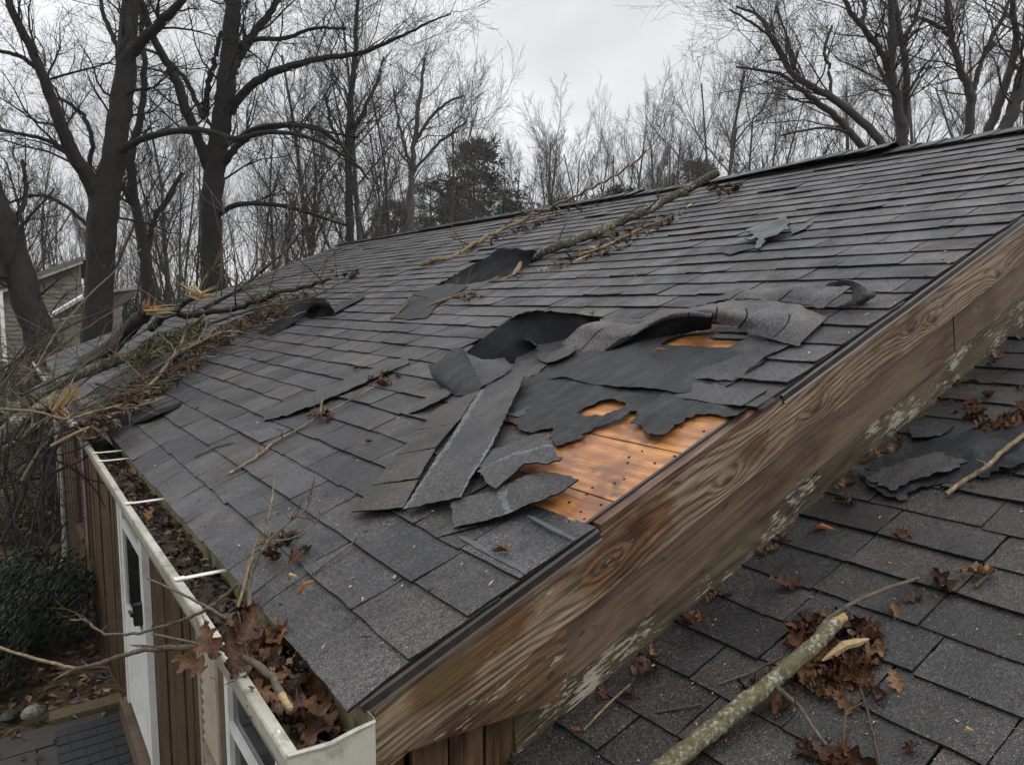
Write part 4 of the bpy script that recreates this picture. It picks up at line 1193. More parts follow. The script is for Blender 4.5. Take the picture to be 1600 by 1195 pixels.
# big log near the ridge
t = thing('fallen_log', 'lichen-grey fallen log lying up the roof toward the ridge', 'log', MAIN.px(960, 350))
limb(t, 'log_stem', [(816, 408, .035), (860, 390, .05), (905, 374, .055), (955, 352, .05), (1005, 331, .06), (1060, 303, .085), (1122, 270, .14)], 14, 13, 'limb_mossy', seed=1, sides=10, twigs=3, tl=.35, tmat='limb_grey', cap='split_yellow')
o, pp, rr = limb(t, 'bared_end', [(789, 436, .012), (803, 428, .018), (818, 406, .036)], 4, 9, 'limb_pale', seed=2, sides=7, jit=.2)
splinters(t, pp[0], pp[0] - pp[2], 4, .05, .012, 'split_yellow', 5)
t = thing('fallen_branch', 'pale brown branch lying beside the fallen log under its lower side', 'branch', MAIN.px(1010, 360))
limb(t, 'branch_stem', [(905, 400, .02), (950, 383, .02), (1000, 358, .025), (1052, 338, .03)], 6, 3, 'limb_pale', seed=3, twigs=5, tl=.3, tmat='twig')
t = thing('fallen_branch', 'long thin fallen branch reaching over the ridge left of the log', 'branch', MAIN.px(720, 400))
limb(t, 'branch_stem', [(659, 414, .02), (700, 402, .03), (745, 380, .03), (800, 352, .05), (850, 330, .08), (905, 305, .22), (960, 272, .45), (1010, 235, .7)], 8, 2.5, 'limb_pale', seed=4, twigs=9, tl=.55, tmat='twig', cap='split_yellow')
t = thing('fallen_twig', 'forked grey twig below the black flap on the roof', 'twig', MAIN.px(650, 470))
limb(t, 'twig_stem', [(612, 498, .02), (630, 480, .03), (645, 462, .05), (668, 464, .03)], 4, 2, 'limb_grey', seed=5, twigs=3, tl=.15)
limb(t, 'twig_stem', [(668, 478, .02), (700, 466, .03), (735, 452, .03), (780, 432, .03)], 4, 2, 'limb_pale', seed=6, twigs=5, tl=.2)
t = thing('fallen_twig', 'long pale twig with dark leaves lying mid roof', 'twig', MAIN.px(480, 660))
limb(t, 'twig_stem', [(359, 739, .014), (395, 718, .018), (430, 690, .02), (470, 668, .02), (500, 650, .03), (560, 618, .025), (605, 592, .02)], 5, 2.5, 'limb_pale', seed=7, twigs=6, tl=.14, tmat='twig')
limb(t, 'twig_stem', [(500, 650, .03), (503, 628, .07), (509, 610, .11)], 4, 2, 'limb_pale', seed=8)
t = thing('fallen_twig', 'short thin twig lying alone low on the roof left', 'twig', MAIN.px(335, 700))
limb(t, 'twig_stem', [(304, 713, .016), (325, 703, .016), (345, 696, .016), (366, 691, .016)], 3.4, 2.4, 'limb_grey', seed=9)
t = thing('fallen_twig', 'thin twig lying near the bottom eave above the leafy spray', 'twig', MAIN.px(525, 870))
limb(t, 'twig_stem', [(488, 896, .02), (520, 872, .02), (558, 842, .022)], 4, 2.4, 'limb_grey', seed=10, twigs=2, tl=.05)
# spray of twigs growing out of the gutter
t = thing('leafy_spray', 'upright spray of yellowish twigs with brown leaves leaning from gutter onto shingles', 'twig spray', on_z(390, 950, -0.05))
limb(t, 'twig_stem', [(390, 948, .0), (390, 912, .03), (397, 880, .06), (420, 845, .09), (452, 815, .10), (480, 790, .10), (492, 745, .16)], 9, 2.2, 'limb_grey', seed=11, twigs=8, tl=.10, tmat='twig')
limb(t, 'twig_stem', [(372, 948, .02), (385, 900, .05), (400, 850, .10), (418, 815, .14), (430, 740, .22)], 5, 2, 'limb_pale', seed=12, twigs=4, tl=.09, tmat='twig')
limb(t, 'twig_stem', [(430, 845, .09), (470, 835, .07), (510, 800, .06), (560, 765, .04)], 4, 2, 'limb_grey', seed=13, twigs=3, tl=.08, tmat='twig')
limb(t, 'twig_stem', [(392, 930, .01), (430, 900, .03), (475, 860, .04)], 3.5, 2, 'twig', seed=14)
# branches hanging out over the gutter
t = thing('gutter_branch', 'yellow-grey broken branch reaching left out of the gutter', 'branch', at_d(330, 1012, 1.65))
D = 1.62
o, pp, rr = limb(t, 'branch_stem', [('d', 440, 1085, 1.47), ('d', 415, 1048, 1.52), ('d', 370, 1022, 1.58), ('d', 330, 1010, 1.64), ('d', 260, 1012, 1.72), ('d', 210, 1018, 1.80), ('d', 160, 1035, 1.88), ('d', 118, 1044, 1.95)], 13, 6, 'limb_grey', seed=15, twigs=4, tl=.12, tmat='twig')
limb(t, 'broken_end', [('d', 455, 1107, 1.44), ('d', 447, 1096, 1.455), ('d', 440, 1085, 1.47)], 9, 12.5, 'split_yellow', seed=16, jit=.15)
limb(t, 'side_branch', [('d', 118, 1044, 1.95), ('d', 60, 1030, 2.05), ('d', -10, 1008, 2.2)], 5.5, 4.5, 'limb_pale', seed=17)
limb(t, 'side_branch', [('d', 330, 1010, 1.64), ('d', 285, 1000, 1.67), ('d', 238, 990, 1.72)], 6, 3, 'limb_grey', seed=18)
limb(t, 'side_branch', [('d', 118, 1044, 1.95), ('d', 98, 1054, 1.98), ('d', 84, 1062, 2.0)], 4, 2.5, 'limb_pale', seed=19)
t = thing('gutter_branch', 'thin forked twig crossing the gutter lip above the door', 'twig', at_d(300, 960, 1.75))
limb(t, 'twig_stem', [('d', 372, 912, 1.70), ('d', 340, 940, 1.70), ('d', 310, 958, 1.72), ('d', 265, 975, 1.78), ('d', 215, 988, 1.86), ('d', 165, 990, 1.94), ('d', 135, 970, 2.0), ('d', 110, 968, 2.05)], 6, 3, 'limb_grey', seed=20, twigs=5, tl=.13, tmat='twig')
limb(t, 'twig_stem', [('d', 355, 966, 1.66), ('d', 318, 945, 1.70), ('d', 280, 925, 1.76), ('d', 230, 903, 1.86)], 5.5, 3, 'limb_grey', seed=21)
limb(t, 'twig_stem', [('d', 388, 1035, 1.56), ('d', 380, 990, 1.58), ('d', 372, 955, 1.62)], 4, 2.5, 'twig', seed=22)
# branch on the lower roof
t = thing('lichen_branch', 'pale lichen-spotted sawn branch lying across the lower roof foreground', 'branch', LOWR.px(1180, 1090))
o, pp, rr = limb(t, 'branch_stem', [(1020, 1212, .035), (1080, 1165, .04), (1130, 1125, .045), (1180, 1085, .05), (1235, 1040, .055), (1275, 1005, .055), (1306, 972, .055)], 32, 22, 'limb_lichen', LOWR, seed=23, sides=12, twigs=0, cap='split_yellow')
limb(t, 'cut_end', [(1303, 976, .055), (1310, 968, .056), (1318, 962, .056)], 19, 17, 'split_yellow', LOWR, seed=24, sides=8, n=4)
limb(t, 'side_twig', [(1278, 985, .05), (1300, 962, .07), (1340, 938, .075), (1390, 918, .05), (1436, 903, .025)], 8, 6, 'limb_grey', LOWR, seed=25, twigs=1, tl=.04)
limb(t, 'side_twig', [(1212, 1072, .05), (1245, 1100, .05), (1270, 1135, .03), (1298, 1172, .02)], 8, 5, 'limb_grey', LOWR, seed=26, twigs=2, tl=.1)
limb(t, 'side_twig', [(1222, 1026, .04), (1185, 1045, .02), (1152, 1058, .016), (1122, 1068, .02)], 4, 3, 'limb_grey', LOWR, seed=27)
limb(t, 'side_twig', [(1322, 1020, .03), (1345, 1075, .02), (1360, 1130, .016), (1376, 1200, .016)], 4.5, 3, 'twig', LOWR, seed=28)
t = thing('fallen_twig', 'pale thick twig lying over the dark felt scrap at lower roof', 'twig', LOWR.px(1540, 725))
limb(t, 'twig_stem', [(1478, 772, .02), (1505, 752, .03), (1540, 730, .05), (1570, 702, .05), (1604, 676, .05)], 7, 7, 'limb_pale', LOWR, seed=29, twigs=1, tl=.08)
t = thing('fallen_twig', 'thin pale twig resting against the lowest wall plank at bottom', 'twig', LOWR.px(950, 1100))
limb(t, 'twig_stem', [(912, 1140, .02), (945, 1105, .03), (985, 1068, .04)], 4, 3, 'limb_pale', LOWR, seed=30)
rs = random.Random(77)
for k, (lab, q) in enumerate([('short stray twig on lower roof right of the leaf heap', [(1524, 916, .02), (1535, 905, .02), (1552, 892, .02)]), ('dark little twig on lower roof bottom centre', [(1026, 1112, .016), (1060, 1106, .016), (1098, 1100, .018)]),
                            ('curved rusty twig at the bottom of the lower roof', [(1318, 1158, .02), (1322, 1115, .03), (1345, 1098, .02)])]):
    t = thing('stray_twig', lab, 'twig', LOWR.px(q[1][0], q[1][1]))
    limb(t, 'twig_stem', q, 4.5, 3, 'twig', LOWR, seed=130 + k)
# slivers of split wood
def sliver(lab, slope, a, b, w, mat, h=0.02):
    p, q = slope.px(a[0], a[1], h), slope.px(b[0], b[1], h + .012); mb = MB()
    r = w * depth(p) / FPX / 2
    mid = (p + q) / 2 + slope.N * .012
    mb.tube([p, (p + mid) / 2, mid, (q + mid) / 2, q], [r * .15, r * .8, r, r * .8, r * .2], 6, jit=.15)
    o = obj('wood_sliver', mb, mat); return tag(o, lab, 'wood chip')
sliver('large bright yellow wood splinter on the leaf heap', LOWR, (1284, 1032), (1358, 998), 15, 'split_yellow', .045)
sliver('orange bark flake near the eave tabs', MAIN, (464, 930), (491, 907), 9, 'split_orange', .016)
sliver('small yellow chip on the shingle by the gable edge', MAIN, (884, 820), (899, 814), 6, 'split_yellow', .018)
sliver('orange chip lying on lower roof beside the wall', LOWR, (1268, 826), (1304, 827), 8, 'split_orange', .018)
sliver('orange chip lying upright on dark felt near plywood', MAIN, (1017, 553), (1042, 546), 4, 'split_orange', .02)
sliver('little tan pellet chip at lower right of lower roof', LOWR, (1505, 1146), (1521, 1142), 6, 'split_yellow', .016)
sliver('small tan bud near the eave tabs', MAIN, (449, 907), (464, 900), 6, 'split_yellow', .016)
# ------------------------------------------------------------------ leaves
def leaf_mesh(seed, mat, kind='oak', curl=1.0):
    rng = random.Random(seed); mb = MB()
    n = 22; rows = []
    lob = rng.uniform(3.0, 3.9); bendx = rng.uniform(-1.8, 3.0) * curl; fold = rng.uniform(0.2, 1.2) * curl; tw = rng.uniform(-1.6, 1.6) * curl
    for i in range(n + 1):
        t = i / n
        if kind == 'oak':
            env = 0.34 * (math.sin(math.pi * min(1, t * 0.94 + 0.03)) ** 0.7) * (0.55 + 0.6 * t)
            w = env * (0.34 + 0.78 * (0.5 - 0.5 * math.cos(2 * math.pi * (lob * t + 0.1))) ** 0.7) + 0.006
        else:
            w = 0.24 * math.sin(math.pi * t) ** 0.8 + 0.006
        row = []
        for u in (-1, -0.5, 0, 0.5, 1):
            ww = w * (1 + rng.uniform(-.12, .12)) * u
            x = ww; y = t - 0.5; z = 0.0
            z += fold * abs(u) ** 1.5 * w * 1.1 + 0.09 * rng.gauss(0, .5) * abs(u)
            a = (t - 0.5) * bendx
            z += 0.16 * a * a * (1 if bendx > 0 else -1)
            b = (t - 0.5) * tw
            x, z = x * math.cos(b) - z * math.sin(b), x * math.sin(b) + z * math.cos(b)
            row.append((x, y, z + 0.03 * math.sin(9 * t + seed)))
        rows.append(row)
    vs = [q for r in rows for q in r]
    fs = [(j * 5 + i, j * 5 + i + 1, j * 5 + 6 + i, j * 5 + 5 + i) for j in range(n) for i in range(4)]
    mb.add(vs, fs)
    mb.tube([(0, -0.5, 0), (0.01, -0.62, 0.02), (0.03, -0.72, 0.02)], [0.012, 0.009, 0.007], 3)
    zmin = min(v[2] for v in mb.v)
    mb.v = [(x, y, z - zmin) for x, y, z in mb.v]
    return mesh_from('leaf', mb, [mat], True)
LEAVES = [leaf_mesh(i + 3, 'leaf', 'oak', 1.0) for i in range(9)]
LEAVES_D = [leaf_mesh(i + 33, 'leaf_dark', 'oak', 0.8) for i in range(5)]
LEAVES_S = [leaf_mesh(i + 63, 'leaf', 'oval', 1.3) for i in range(4)]
def put_leaf(p, nrm, size, rng, pool, label, group=None, tilt=0.35):
    z = (Vector(nrm) + Vector((rng.gauss(0, tilt), rng.gauss(0, tilt), rng.gauss(0, tilt * .4)))).normalized()
    a = rng.uniform(0, 6.28); x = z.cross(Vector((math.cos(a), math.sin(a), 0.1))).normalized(); y = z.cross(x)
    M = frame(p, x * size, y * size, z * size)
    o = link('dry_leaf', rng.choice(pool), None, M)
    tag(o, label, 'leaf', group); return o
rl = random.Random(99)
def heap(slope, cx, cy, rx, ry, n, size, pool, label, group, hmax=0.05, tilt=0.5):
    for k in range(n):
        r = math.sqrt(rl.random()); a = rl.uniform(0, 6.28)
        px, py = cx + rx * r * math.cos(a), cy + ry * r * math.sin(a)
        h = 0.012 + hmax * .8 * (1 - r) * rl.random(); size_ = size * (rl.uniform(.35, 1.05) ** .8)
        put_leaf(slope.px(px, py, h), slope.N, size_, rl, pool if rl.random() < .6 else (LEAVES_D if rl.random() < .7 else LEAVES_S), label, group, tilt)
G1 = 'brown leaves heaped under the lichen branch'
heap(LOWR, 1300, 1015, 75, 55, 62, .085, LEAVES, 'brown leaf heaped under the cut end of the lichen branch', G1, .05, .6)
heap(LOWR, 1325, 1075, 60, 28, 12, .075, LEAVES, 'brown leaf heaped under the cut end of the lichen branch', G1, .02, .5)
heap(LOWR, 1225, 1085, 55, 28, 9, .075, LEAVES, 'brown leaf lying just below the lichen branch stem', 'leaves below the lichen branch', .02, .5)
heap(LOWR, 1575, 640, 60, 42, 24, .085, LEAVES, 'dark brown leaf piled at the right edge of lower roof by the wall', 'leaves piled at the right edge', .03, .5)
heap(LOWR, 1300, 1185, 40, 18, 6, .09, LEAVES, 'reddish brown leaf at the bottom edge of the lower roof', 'leaves at the bottom edge', .02, .5)
for k, (x, y, s, lab) in enumerate([(1225, 915, .085, 'curled brown leaf alone on lower roof near the wall'), (1410, 838, .06, 'light tan leaf alone on upper part of lower roof'), (1470, 912, .085, 'crumpled dark leaf at the tip of the grey side twig'), (1528, 898, .075, 'red-brown leaf right of the crumpled dark leaf'),
                                    (1320, 785, .07, 'pale curled leaf on the lower roof close to the wall planks'), (1395, 702, .06, 'tan leaf standing by the wall beside the felt scrap'), (1420, 612, .05, 'tan leaf lodged against the lowest plank high up'), (1500, 600, .055, 'dry leaf lodged against the plank at the upper right'),
                                    (1425, 935, .05, 'orange-brown leaf below the tip of the grey side twig'), (1397, 955, .05, 'small oval leaf with a thread between heap and side twig'), (1400, 1065, .055, 'curled rusty leaf right of the leaf heap'), (1424, 1168, .035, 'tiny pale leaf near the bottom right corner'), (1010, 1055, .085, 'long dark leaf against the lowest plank at bottom centre')]):
    put_leaf(LOWR.px(x, y, .014), LOWR.N, s, rl, LEAVES if k != 9 else LEAVES_S, lab, None, .3)
G2 = 'leaf bits lodged along the foot of the planks'
for k in range(34):                                # litter caught along the wall foot
    x = rl.uniform(0.45, 2.9); y = 0.025 - abs(rl.gauss(0, .035))
    s = x / math.cos(LOWR.ang)
    put_leaf(LOWR.pt(s, y, .014), LOWR.N, rl.uniform(.025, .06), rl, LEAVES + LEAVES_S, 'small dry leaf lodged at the foot of the wall planks on lower roof', G2, .5)
# gutter leaves
G3 = 'oak leaves heaped in the gutter'
for k in range(26):
    Y = rl.gauss(0.40, .13); x = rl.uniform(-.11, .02)
    put_leaf((x, Y, rl.uniform(-.085, -.02)), (0, -.3, 1), rl.uniform(.07, .13), rl, LEAVES if rl.random() < .75 else LEAVES_D, 'brown oak leaf heaped in the near gutter under the twigs', G3, .55)
for k, (x, y, d, s, lab) in enumerate([(330, 1000, 1.60, .095, 'large brown oak leaf draped over the gutter lip'), (385, 975, 1.60, .10, 'large torn oak leaf at the foot of the leafy spray'), (310, 1040, 1.62, .09, 'dark leaf hanging outside the gutter lip'), (355, 1025, 1.55, .10, 'brown oak leaf hanging below the gutter branch')]):
    o = put_leaf(at_d(x, y, d), (-.35, -.5, .8), s, rl, LEAVES, lab, None, .5)
for k in range(34):
    Y = rl.uniform(.05, 3.2); x = rl.uniform(-.09, .025)
    put_leaf((x, Y, rl.uniform(-.112, -.085)), (0, 0, 1), rl.uniform(.04, .085), rl, LEAVES_D + LEAVES[:3], 'dark wet leaf lying flat in the gutter muck', 'wet leaves in the gutter muck', .35)
put_leaf((-.03, .12, -.095), (0, -.2, 1), .12, rl, LEAVES_D, 'big grey-black wet leaf near the gutter end cap', None, .1)
# leaves on the main roof
heap(MAIN, 600, 594, 28, 10, 8, .075, LEAVES, 'brown leaf caught at the upper end of the long pale twig', 'leaves at the upper end of the long twig', .03, .5)
heap(MAIN, 500, 652, 20, 12, 7, .075, LEAVES, 'reddish leaf caught midway on the long pale twig', 'leaves midway on the long twig', .04, .6)
heap(MAIN, 445, 858, 32, 22, 9, .075, LEAVES, 'brown leaf caught in the leafy spray above the gutter', 'leaves in the leafy spray', .08, .7)
heap(MAIN, 1130, 300, 30, 10, 14, .10, LEAVES, 'rusty leaf heaped behind the upper end of the log', 'leaves behind the log', .06, .6)
heap(MAIN, 960, 368, 45, 12, 9, .09, LEAVES, 'orange-brown leaf caught against the middle of the log', 'leaves against the log', .03, .5)
heap(MAIN, 735, 465, 18, 6, 6, .08, LEAVES, 'brown leaf scrap beside the pale twig below the flap', 'leaf scraps below the flap', .02, .5)
heap(MAIN, 540, 427, 26, 10, 8, .11, LEAVES, 'rust-brown leaf far up the roof left', 'leaves far up the roof left', .05, .5)
heap(MAIN, 292, 572, 20, 10, 10, .10, LEAVES, 'orange-brown leaf scrap at right of the debris heap', 'leaf scraps right of the heap', .05, .6)

# fine crumbs of bark and leaf strewn over both roofs: nobody could count them
def crumbs(name, slope, n, box, label, rng, smin=.003, smax=.014):
    mb = MB()
    cols = [lin(70, 46, 32), lin(104, 76, 54), lin(40, 30, 24), lin(150, 122, 90), lin(176, 160, 130), lin(92, 50, 30)]
    for k in range(n):
        px, py = rng.uniform(box[0], box[2]), rng.uniform(box[1], box[3])
        s, y = slope.at(px, py)
        if slope is MAIN and (s < 0.03 or s > S_RIDGE or y < 0.01 or y > L_EAVE or inside((s, y), BARE)): continue
        if slope is LOWR and (y > 0.0 or s < 0.2): continue
        c = slope.pt(s, y, .0135); r = rng.uniform(smin, smax) * (0.4 + 0.6 * rng.random()); a = rng.uniform(0, 6.28)
        u = slope.R * math.cos(a) + Vector((0, 1, 0)) * math.sin(a); v = u.cross(slope.N)
        el = rng.uniform(.15, .6)
        mb.add([c - u * r, c + v * r * el, c + u * r, c - v * r * el, c + slope.N * r * rng.uniform(.15, .5)], [(0, 1, 4), (1, 2, 4), (2, 3, 4), (3, 0, 4)], 0, rng.choice(cols))
    o = obj(name, mb, 'litter'); return tag(o, label, 'debris', kind='stuff')
rc = random.Random(14)
crumbs('roof_crumbs', MAIN, 1500, (100, 300, 1500, 1100), 'tiny bark and leaf crumbs strewn over the main roof', rc, .002, .014)
crumbs('lower_roof_crumbs', LOWR, 1100, (830, 600, 1600, 1195), 'tiny bark and leaf crumbs strewn over the lower roof', rc, .0015, .007)

# ------------------------------------------------------------------ the fallen tree limb across the far eave
ft = thing('fallen_tree', 'fallen broken tree limbs with torn yellow wood heaped across the far eave', 'tree', at_d(100, 640, 4.4))
d0 = depth(MAIN.px(185, 562, .1))
dA, dB = 4.3, 4.9
limb(ft, 'main_limb', [('d', -30, 672, dA), ('d', 0, 655, dA), ('d', 42, 628, dA + .1), ('d', 84, 600, dB - .25), ('d', 118, 585, dB), (152, 574, .22), (190, 560, .18)], 28, 17, 'limb_mossy', seed=201, sides=12, twigs=10, tl=.7, tmat='limb_grey')
limb(ft, 'main_limb', [('d', -30, 700, 4.0), ('d', 0, 684, 4.1), ('d', 25, 660, 4.2), ('d', 60, 640, 4.35), ('d', 90, 618, 4.6)], 26, 20, 'limb_mossy', seed=202, sides=12, twigs=6, tl=.5, tmat='limb_grey')
limb(ft, 'black_limb', [(112, 588, .25), (141, 562, .25), (177, 540, .24), (201, 513, .32), (227, 490, .5)], 22, 22, 'limb_black', seed=203, sides=10, twigs=4, tl=.5, tmat='limb_grey')
o, pp, rr = limb(ft, 'black_limb', [(222, 494, .46), (232, 485, .54)], 17, 12, 'limb_black', seed=204, sides=8, n=3)
splinters(ft, pp[-1], RIGHT * .25 + UP, 5, .12, .05, 'split_orange', 7, .25)
splinters(ft, pp[-1], RIGHT + UP * .05, 7, .26, .04, 'split_yellow', 8, .10)
splinters(ft, at_d(90, 640, 4.35), RIGHT * .55 + UP, 9, .19, .05, 'split_yellow', 19, .2, 'torn_wood')
splinters(ft, at_d(104, 628, 4.45), RIGHT * .7 + UP, 8, .2, .05, 'split_yellow', 20, .14, 'torn_wood')
splinters(ft, at_d(90, 640, 4.35), RIGHT * .6 - UP * .5, 8, .10, .04, 'split_orange', 9, .7)
limb(ft, 'side_limb', [('d', -20, 716, 4.0), ('d', 15, 696, 4.05), ('d', 48, 672, 4.1), ('d', 84, 648, 4.2)], 10, 9, 'limb_mossy', seed=207, twigs=5, tl=.4, tmat='limb_grey')
limb(ft, 'side_limb', [(237, 513, .12), (254, 497, .22), (274, 490, .30), (294, 493, .26), (326, 489, .25), (377, 481, .22), (429, 459, .25), (480, 446, .22), (515, 436, .3)], 13, 5, 'limb_black', seed=208, twigs=14, tl=1.0, tmat='limb_grey')
o, pp, rr = limb(ft, 'side_limb', [(272, 490, .3), (285, 474, .45), (300, 466, .55), (312, 461, .6)], 10, 8, 'limb_black', seed=209)
splinters(ft, pp[-1], UP * .6 - RIGHT * .9, 5, .16, .04, 'split_yellow', 10, .25)
splinters(ft, pp[-1], RIGHT + UP * .4, 4, .13, .035, 'split_yellow', 11, .2)
limb(ft, 'side_limb', [('d', 309, 458, 7.4), ('d', 318, 440, 7.4), ('d', 330, 422, 7.5), ('d', 356, 408, 7.6)], 5, 2.5, 'limb_grey', seed=210, twigs=7, tl=1.0, tmat='twig')
limb(ft, 'side_limb', [('d', 319, 483, 7.5), ('d', 345, 468, 7.5), ('d', 374, 452, 7.5), ('d', 412, 421, 7.6), ('d', 450, 388, 7.7), ('d', 480, 350, 7.8)], 7, 2.5, 'limb_black', seed=211, twigs=16, tl=1.3, tmat='limb_grey')
limb(ft, 'side_limb', [(206, 632, .05), (240, 596, .1), (274, 551, .15), (292, 517, .22), (319, 493, .32)], 6, 4, 'limb_pale', seed=212, twigs=7, tl=.5, tmat='limb_pale')
limb(ft, 'side_limb', [(274, 550, .14), (309, 537, .12), (340, 521, .14), (371, 517, .10)], 5.5, 3.5, 'limb_pale', seed=213, twigs=5, tl=.4, tmat='limb_pale')
limb(ft, 'side_limb', [('d', 79, 697, 3.7), ('d', 113, 679, 3.75), ('d', 140, 667, 3.8)], 5, 4, 'limb_pale', seed=214)
limb(ft, 'side_limb', [('d', -20, 638, 4.0), ('d', 51, 642, 4.0), ('d', 103, 654, 3.9), ('d', 140, 645, 4.0), ('d', 190, 632, 4.2)], 4, 3, 'limb_pale', seed=215, twigs=5, tl=.4)
limb(ft, 'side_limb', [('d', -10, 560, 4.6), ('d', 40, 575, 4.7), ('d', 90, 590, 4.8)], 3, 2.5, 'limb_pale', seed=216, twigs=6, tl=.5, tmat='limb_pale')
limb(ft, 'side_limb', [('d', 60, 640, 4.2), ('d', 50, 700, 4.1), ('d', 38, 770, 4.0), ('d', 0, 850, 3.9)], 10, 5, 'limb_black', seed=217, twigs=10, tl=.6, tmat='limb_black')
limb(ft, 'side_limb', [('d', 100, 660, 4.1), ('d', 78, 720, 4.0), ('d', 62, 790, 3.9)], 5, 2.5, 'limb_black', seed=218, twigs=8, tl=.45, tmat='limb_black')
limb(ft, 'side_limb', [(330, 505, .15), (400, 482, .2), (470, 470, .25), (540, 440, .3)], 4, 2, 'limb_grey', seed=219, twigs=14, tl=.9, tmat='twig')
limb(ft, 'side_limb', [(150, 600, .15), (200, 610, .12), (245, 600, .1), (300, 585, .08)], 4, 2, 'limb_grey', seed=220, twigs=6, tl=.4)
for k in range(13):                                # many thin switches over the heap
    a = (rl.uniform(120, 440), 0); x0 = a[0]; y0 = 640 - (x0 - 120) * .45 + rl.uniform(-18, 14)
    dx = rl.uniform(30, 110); dy = -dx * rl.uniform(.1, .75)
    limb(ft, 'side_twig', [(x0, y0, rl.uniform(.03, .2)), (x0 + dx * .5, y0 + dy * .5, rl.uniform(.08, .3)), (x0 + dx, y0 + dy, rl.uniform(.05, .5))], 3, 1.6, rl.choice(['limb_black', 'limb_grey', 'twig', 'limb_mossy']), seed=300 + k, n=7, sides=5, twigs=2, tl=.3)

for k in range(14):                                # long dark switches fanning in from the left
    y0 = rl.uniform(590, 760); x0 = rl.uniform(-25, 60); ang = rl.uniform(-.95, -.25); ln = rl.uniform(120, 300)
    d1 = rl.uniform(3.7, 4.5); x2, y2 = x0 + ln * math.cos(ang), y0 + ln * math.sin(ang) - rl.uniform(0, 25)
    xm, ym = (x0 + x2) / 2 + rl.uniform(-12, 12), (y0 + y2) / 2 + rl.uniform(-22, 12)
    d2 = d1 + max(0.6, (x2 - 80) * .012)
    limb(ft, 'side_twig', [('d', x0, y0, d1), ('d', xm, ym, (d1 + d2) / 2), ('d', x2, y2, d2)], rl.uniform(3, 6), 1.6, rl.choice(['limb_black', 'limb_black', 'limb_grey', 'twig']), seed=340 + k, n=12, sides=5, twigs=6, tl=.55)
for k in range(10):                                # and hanging below the eave
    x0 = rl.uniform(-10, 110); y0 = rl.uniform(650, 720); d1 = rl.uniform(3.6, 4.4)
    limb(ft, 'side_twig', [('d', x0, y0, d1), ('d', x0 + rl.uniform(-40, 20), y0 + 70, d1), ('d', x0 + rl.uniform(-70, 30), y0 + rl.uniform(110, 190), d1 + .2)], rl.uniform(2.5, 4.5), 1.5, 'limb_black', seed=370 + k, n=9, sides=5, twigs=5, tl=.4)
# matted heap of leaves, moss and evergreen sprigs under the limbs
def matted(name, outline, n, label, rng, cols, smin, smax, hmax, needles=False):
    poly = [(q[0], q[1]) for q in outline]
    xs = [q[0] for q in poly]; ys = [q[1] for q in poly]; mb = MB(); k = 0
    cx = sum(xs) / len(xs); cy = sum(ys) / len(ys)
    while k < n:
        px, py = rng.uniform(min(xs), max(xs)), rng.uniform(min(ys), max(ys))
        if not inside((px, py), poly): k += 0; continue
        k += 1
        c = MAIN.px(px, py, rng.random() ** 1.5 * hmax * (0.4 + 0.6 * (0.5 + 0.5 * noise.noise(Vector((px * .03, py * .05, 1))))) + .01)
        d = Vector((rng.gauss(0, 1), rng.gauss(0, 1), rng.gauss(0, .7))).normalized(); r = rng.uniform(smin, smax)
        e = d.cross(Vector((rng.gauss(0, 1), rng.gauss(0, 1), rng.gauss(0, 1)))).normalized()
        w = r * (rng.uniform(.05, .12) if needles else rng.uniform(.3, .6))
        cc = rng.choice(cols); f = rng.uniform(.6, 1.3); cc = (cc[0] * f, cc[1] * f, cc[2] * f, 1)
        nn = d.cross(e) * r * .25
        mb.add([c - d * r, c - e * w + nn, c + d * r, c + e * w + nn], [(0, 1, 2), (0, 2, 3)], 0, cc)
    o = obj(name, mb, 'litter'); return tag(o, label, 'debris', kind='stuff')
LB = [lin(66, 46, 32), lin(48, 34, 25), lin(88, 64, 44), lin(38, 29, 23), lin(102, 66, 40), lin(76, 66, 50)]
MG = [lin(70, 72, 42), lin(86, 86, 52), lin(54, 58, 36), lin(104, 100, 68), lin(66, 60, 40)]
rm = random.Random(17)
matted('leaf_heap', [(115, 668), (150, 650), (215, 590), (300, 545), (345, 510), (440, 470), (480, 455), (490, 470), (420, 505), (370, 520), (320, 560), (250, 615), (190, 660), (130, 690)], 6000, 'matted brown leaves and bark heaped under the fallen limbs', rm, LB, .008, .032, .13)
matted('evergreen_sprigs', [(190, 560), (240, 525), (300, 505), (330, 500), (310, 525), (260, 548), (215, 575)], 2600, 'green needle sprigs and moss matted under the fallen limbs', rm, MG, .02, .06, .24, True)
matted('evergreen_sprigs', [(380, 470), (420, 455), (440, 460), (400, 485)], 500, 'small patch of green moss at the right of the leaf heap', rm, MG, .02, .06, .14, True)
matted('twig_litter', [(120, 665), (200, 620), (290, 560), (350, 520), (470, 455), (480, 465), (380, 520), (300, 580), (220, 640), (150, 690)], 450, 'fine dry twig litter matted under the fallen limbs', rm, [lin(78, 68, 54), lin(50, 42, 34), lin(110, 100, 84)], .02, .09, .15, True)
matted('twig_litter', [(790, 436), (900, 395), (1000, 352), (1060, 330), (1090, 310), (1060, 345), (950, 400), (850, 425)], 220, 'fine bark and twig litter along the lower side of the log', rm, LB + [lin(168, 140, 104)], .015, .07, .02, True)
matted('twig_litter', [(700, 400), (800, 355), (900, 310), (980, 292), (1000, 300), (900, 335), (800, 370), (740, 395)], 220, 'dry twig litter under the long thin branch by the ridge', rm, LB, .02, .08, .03, True)

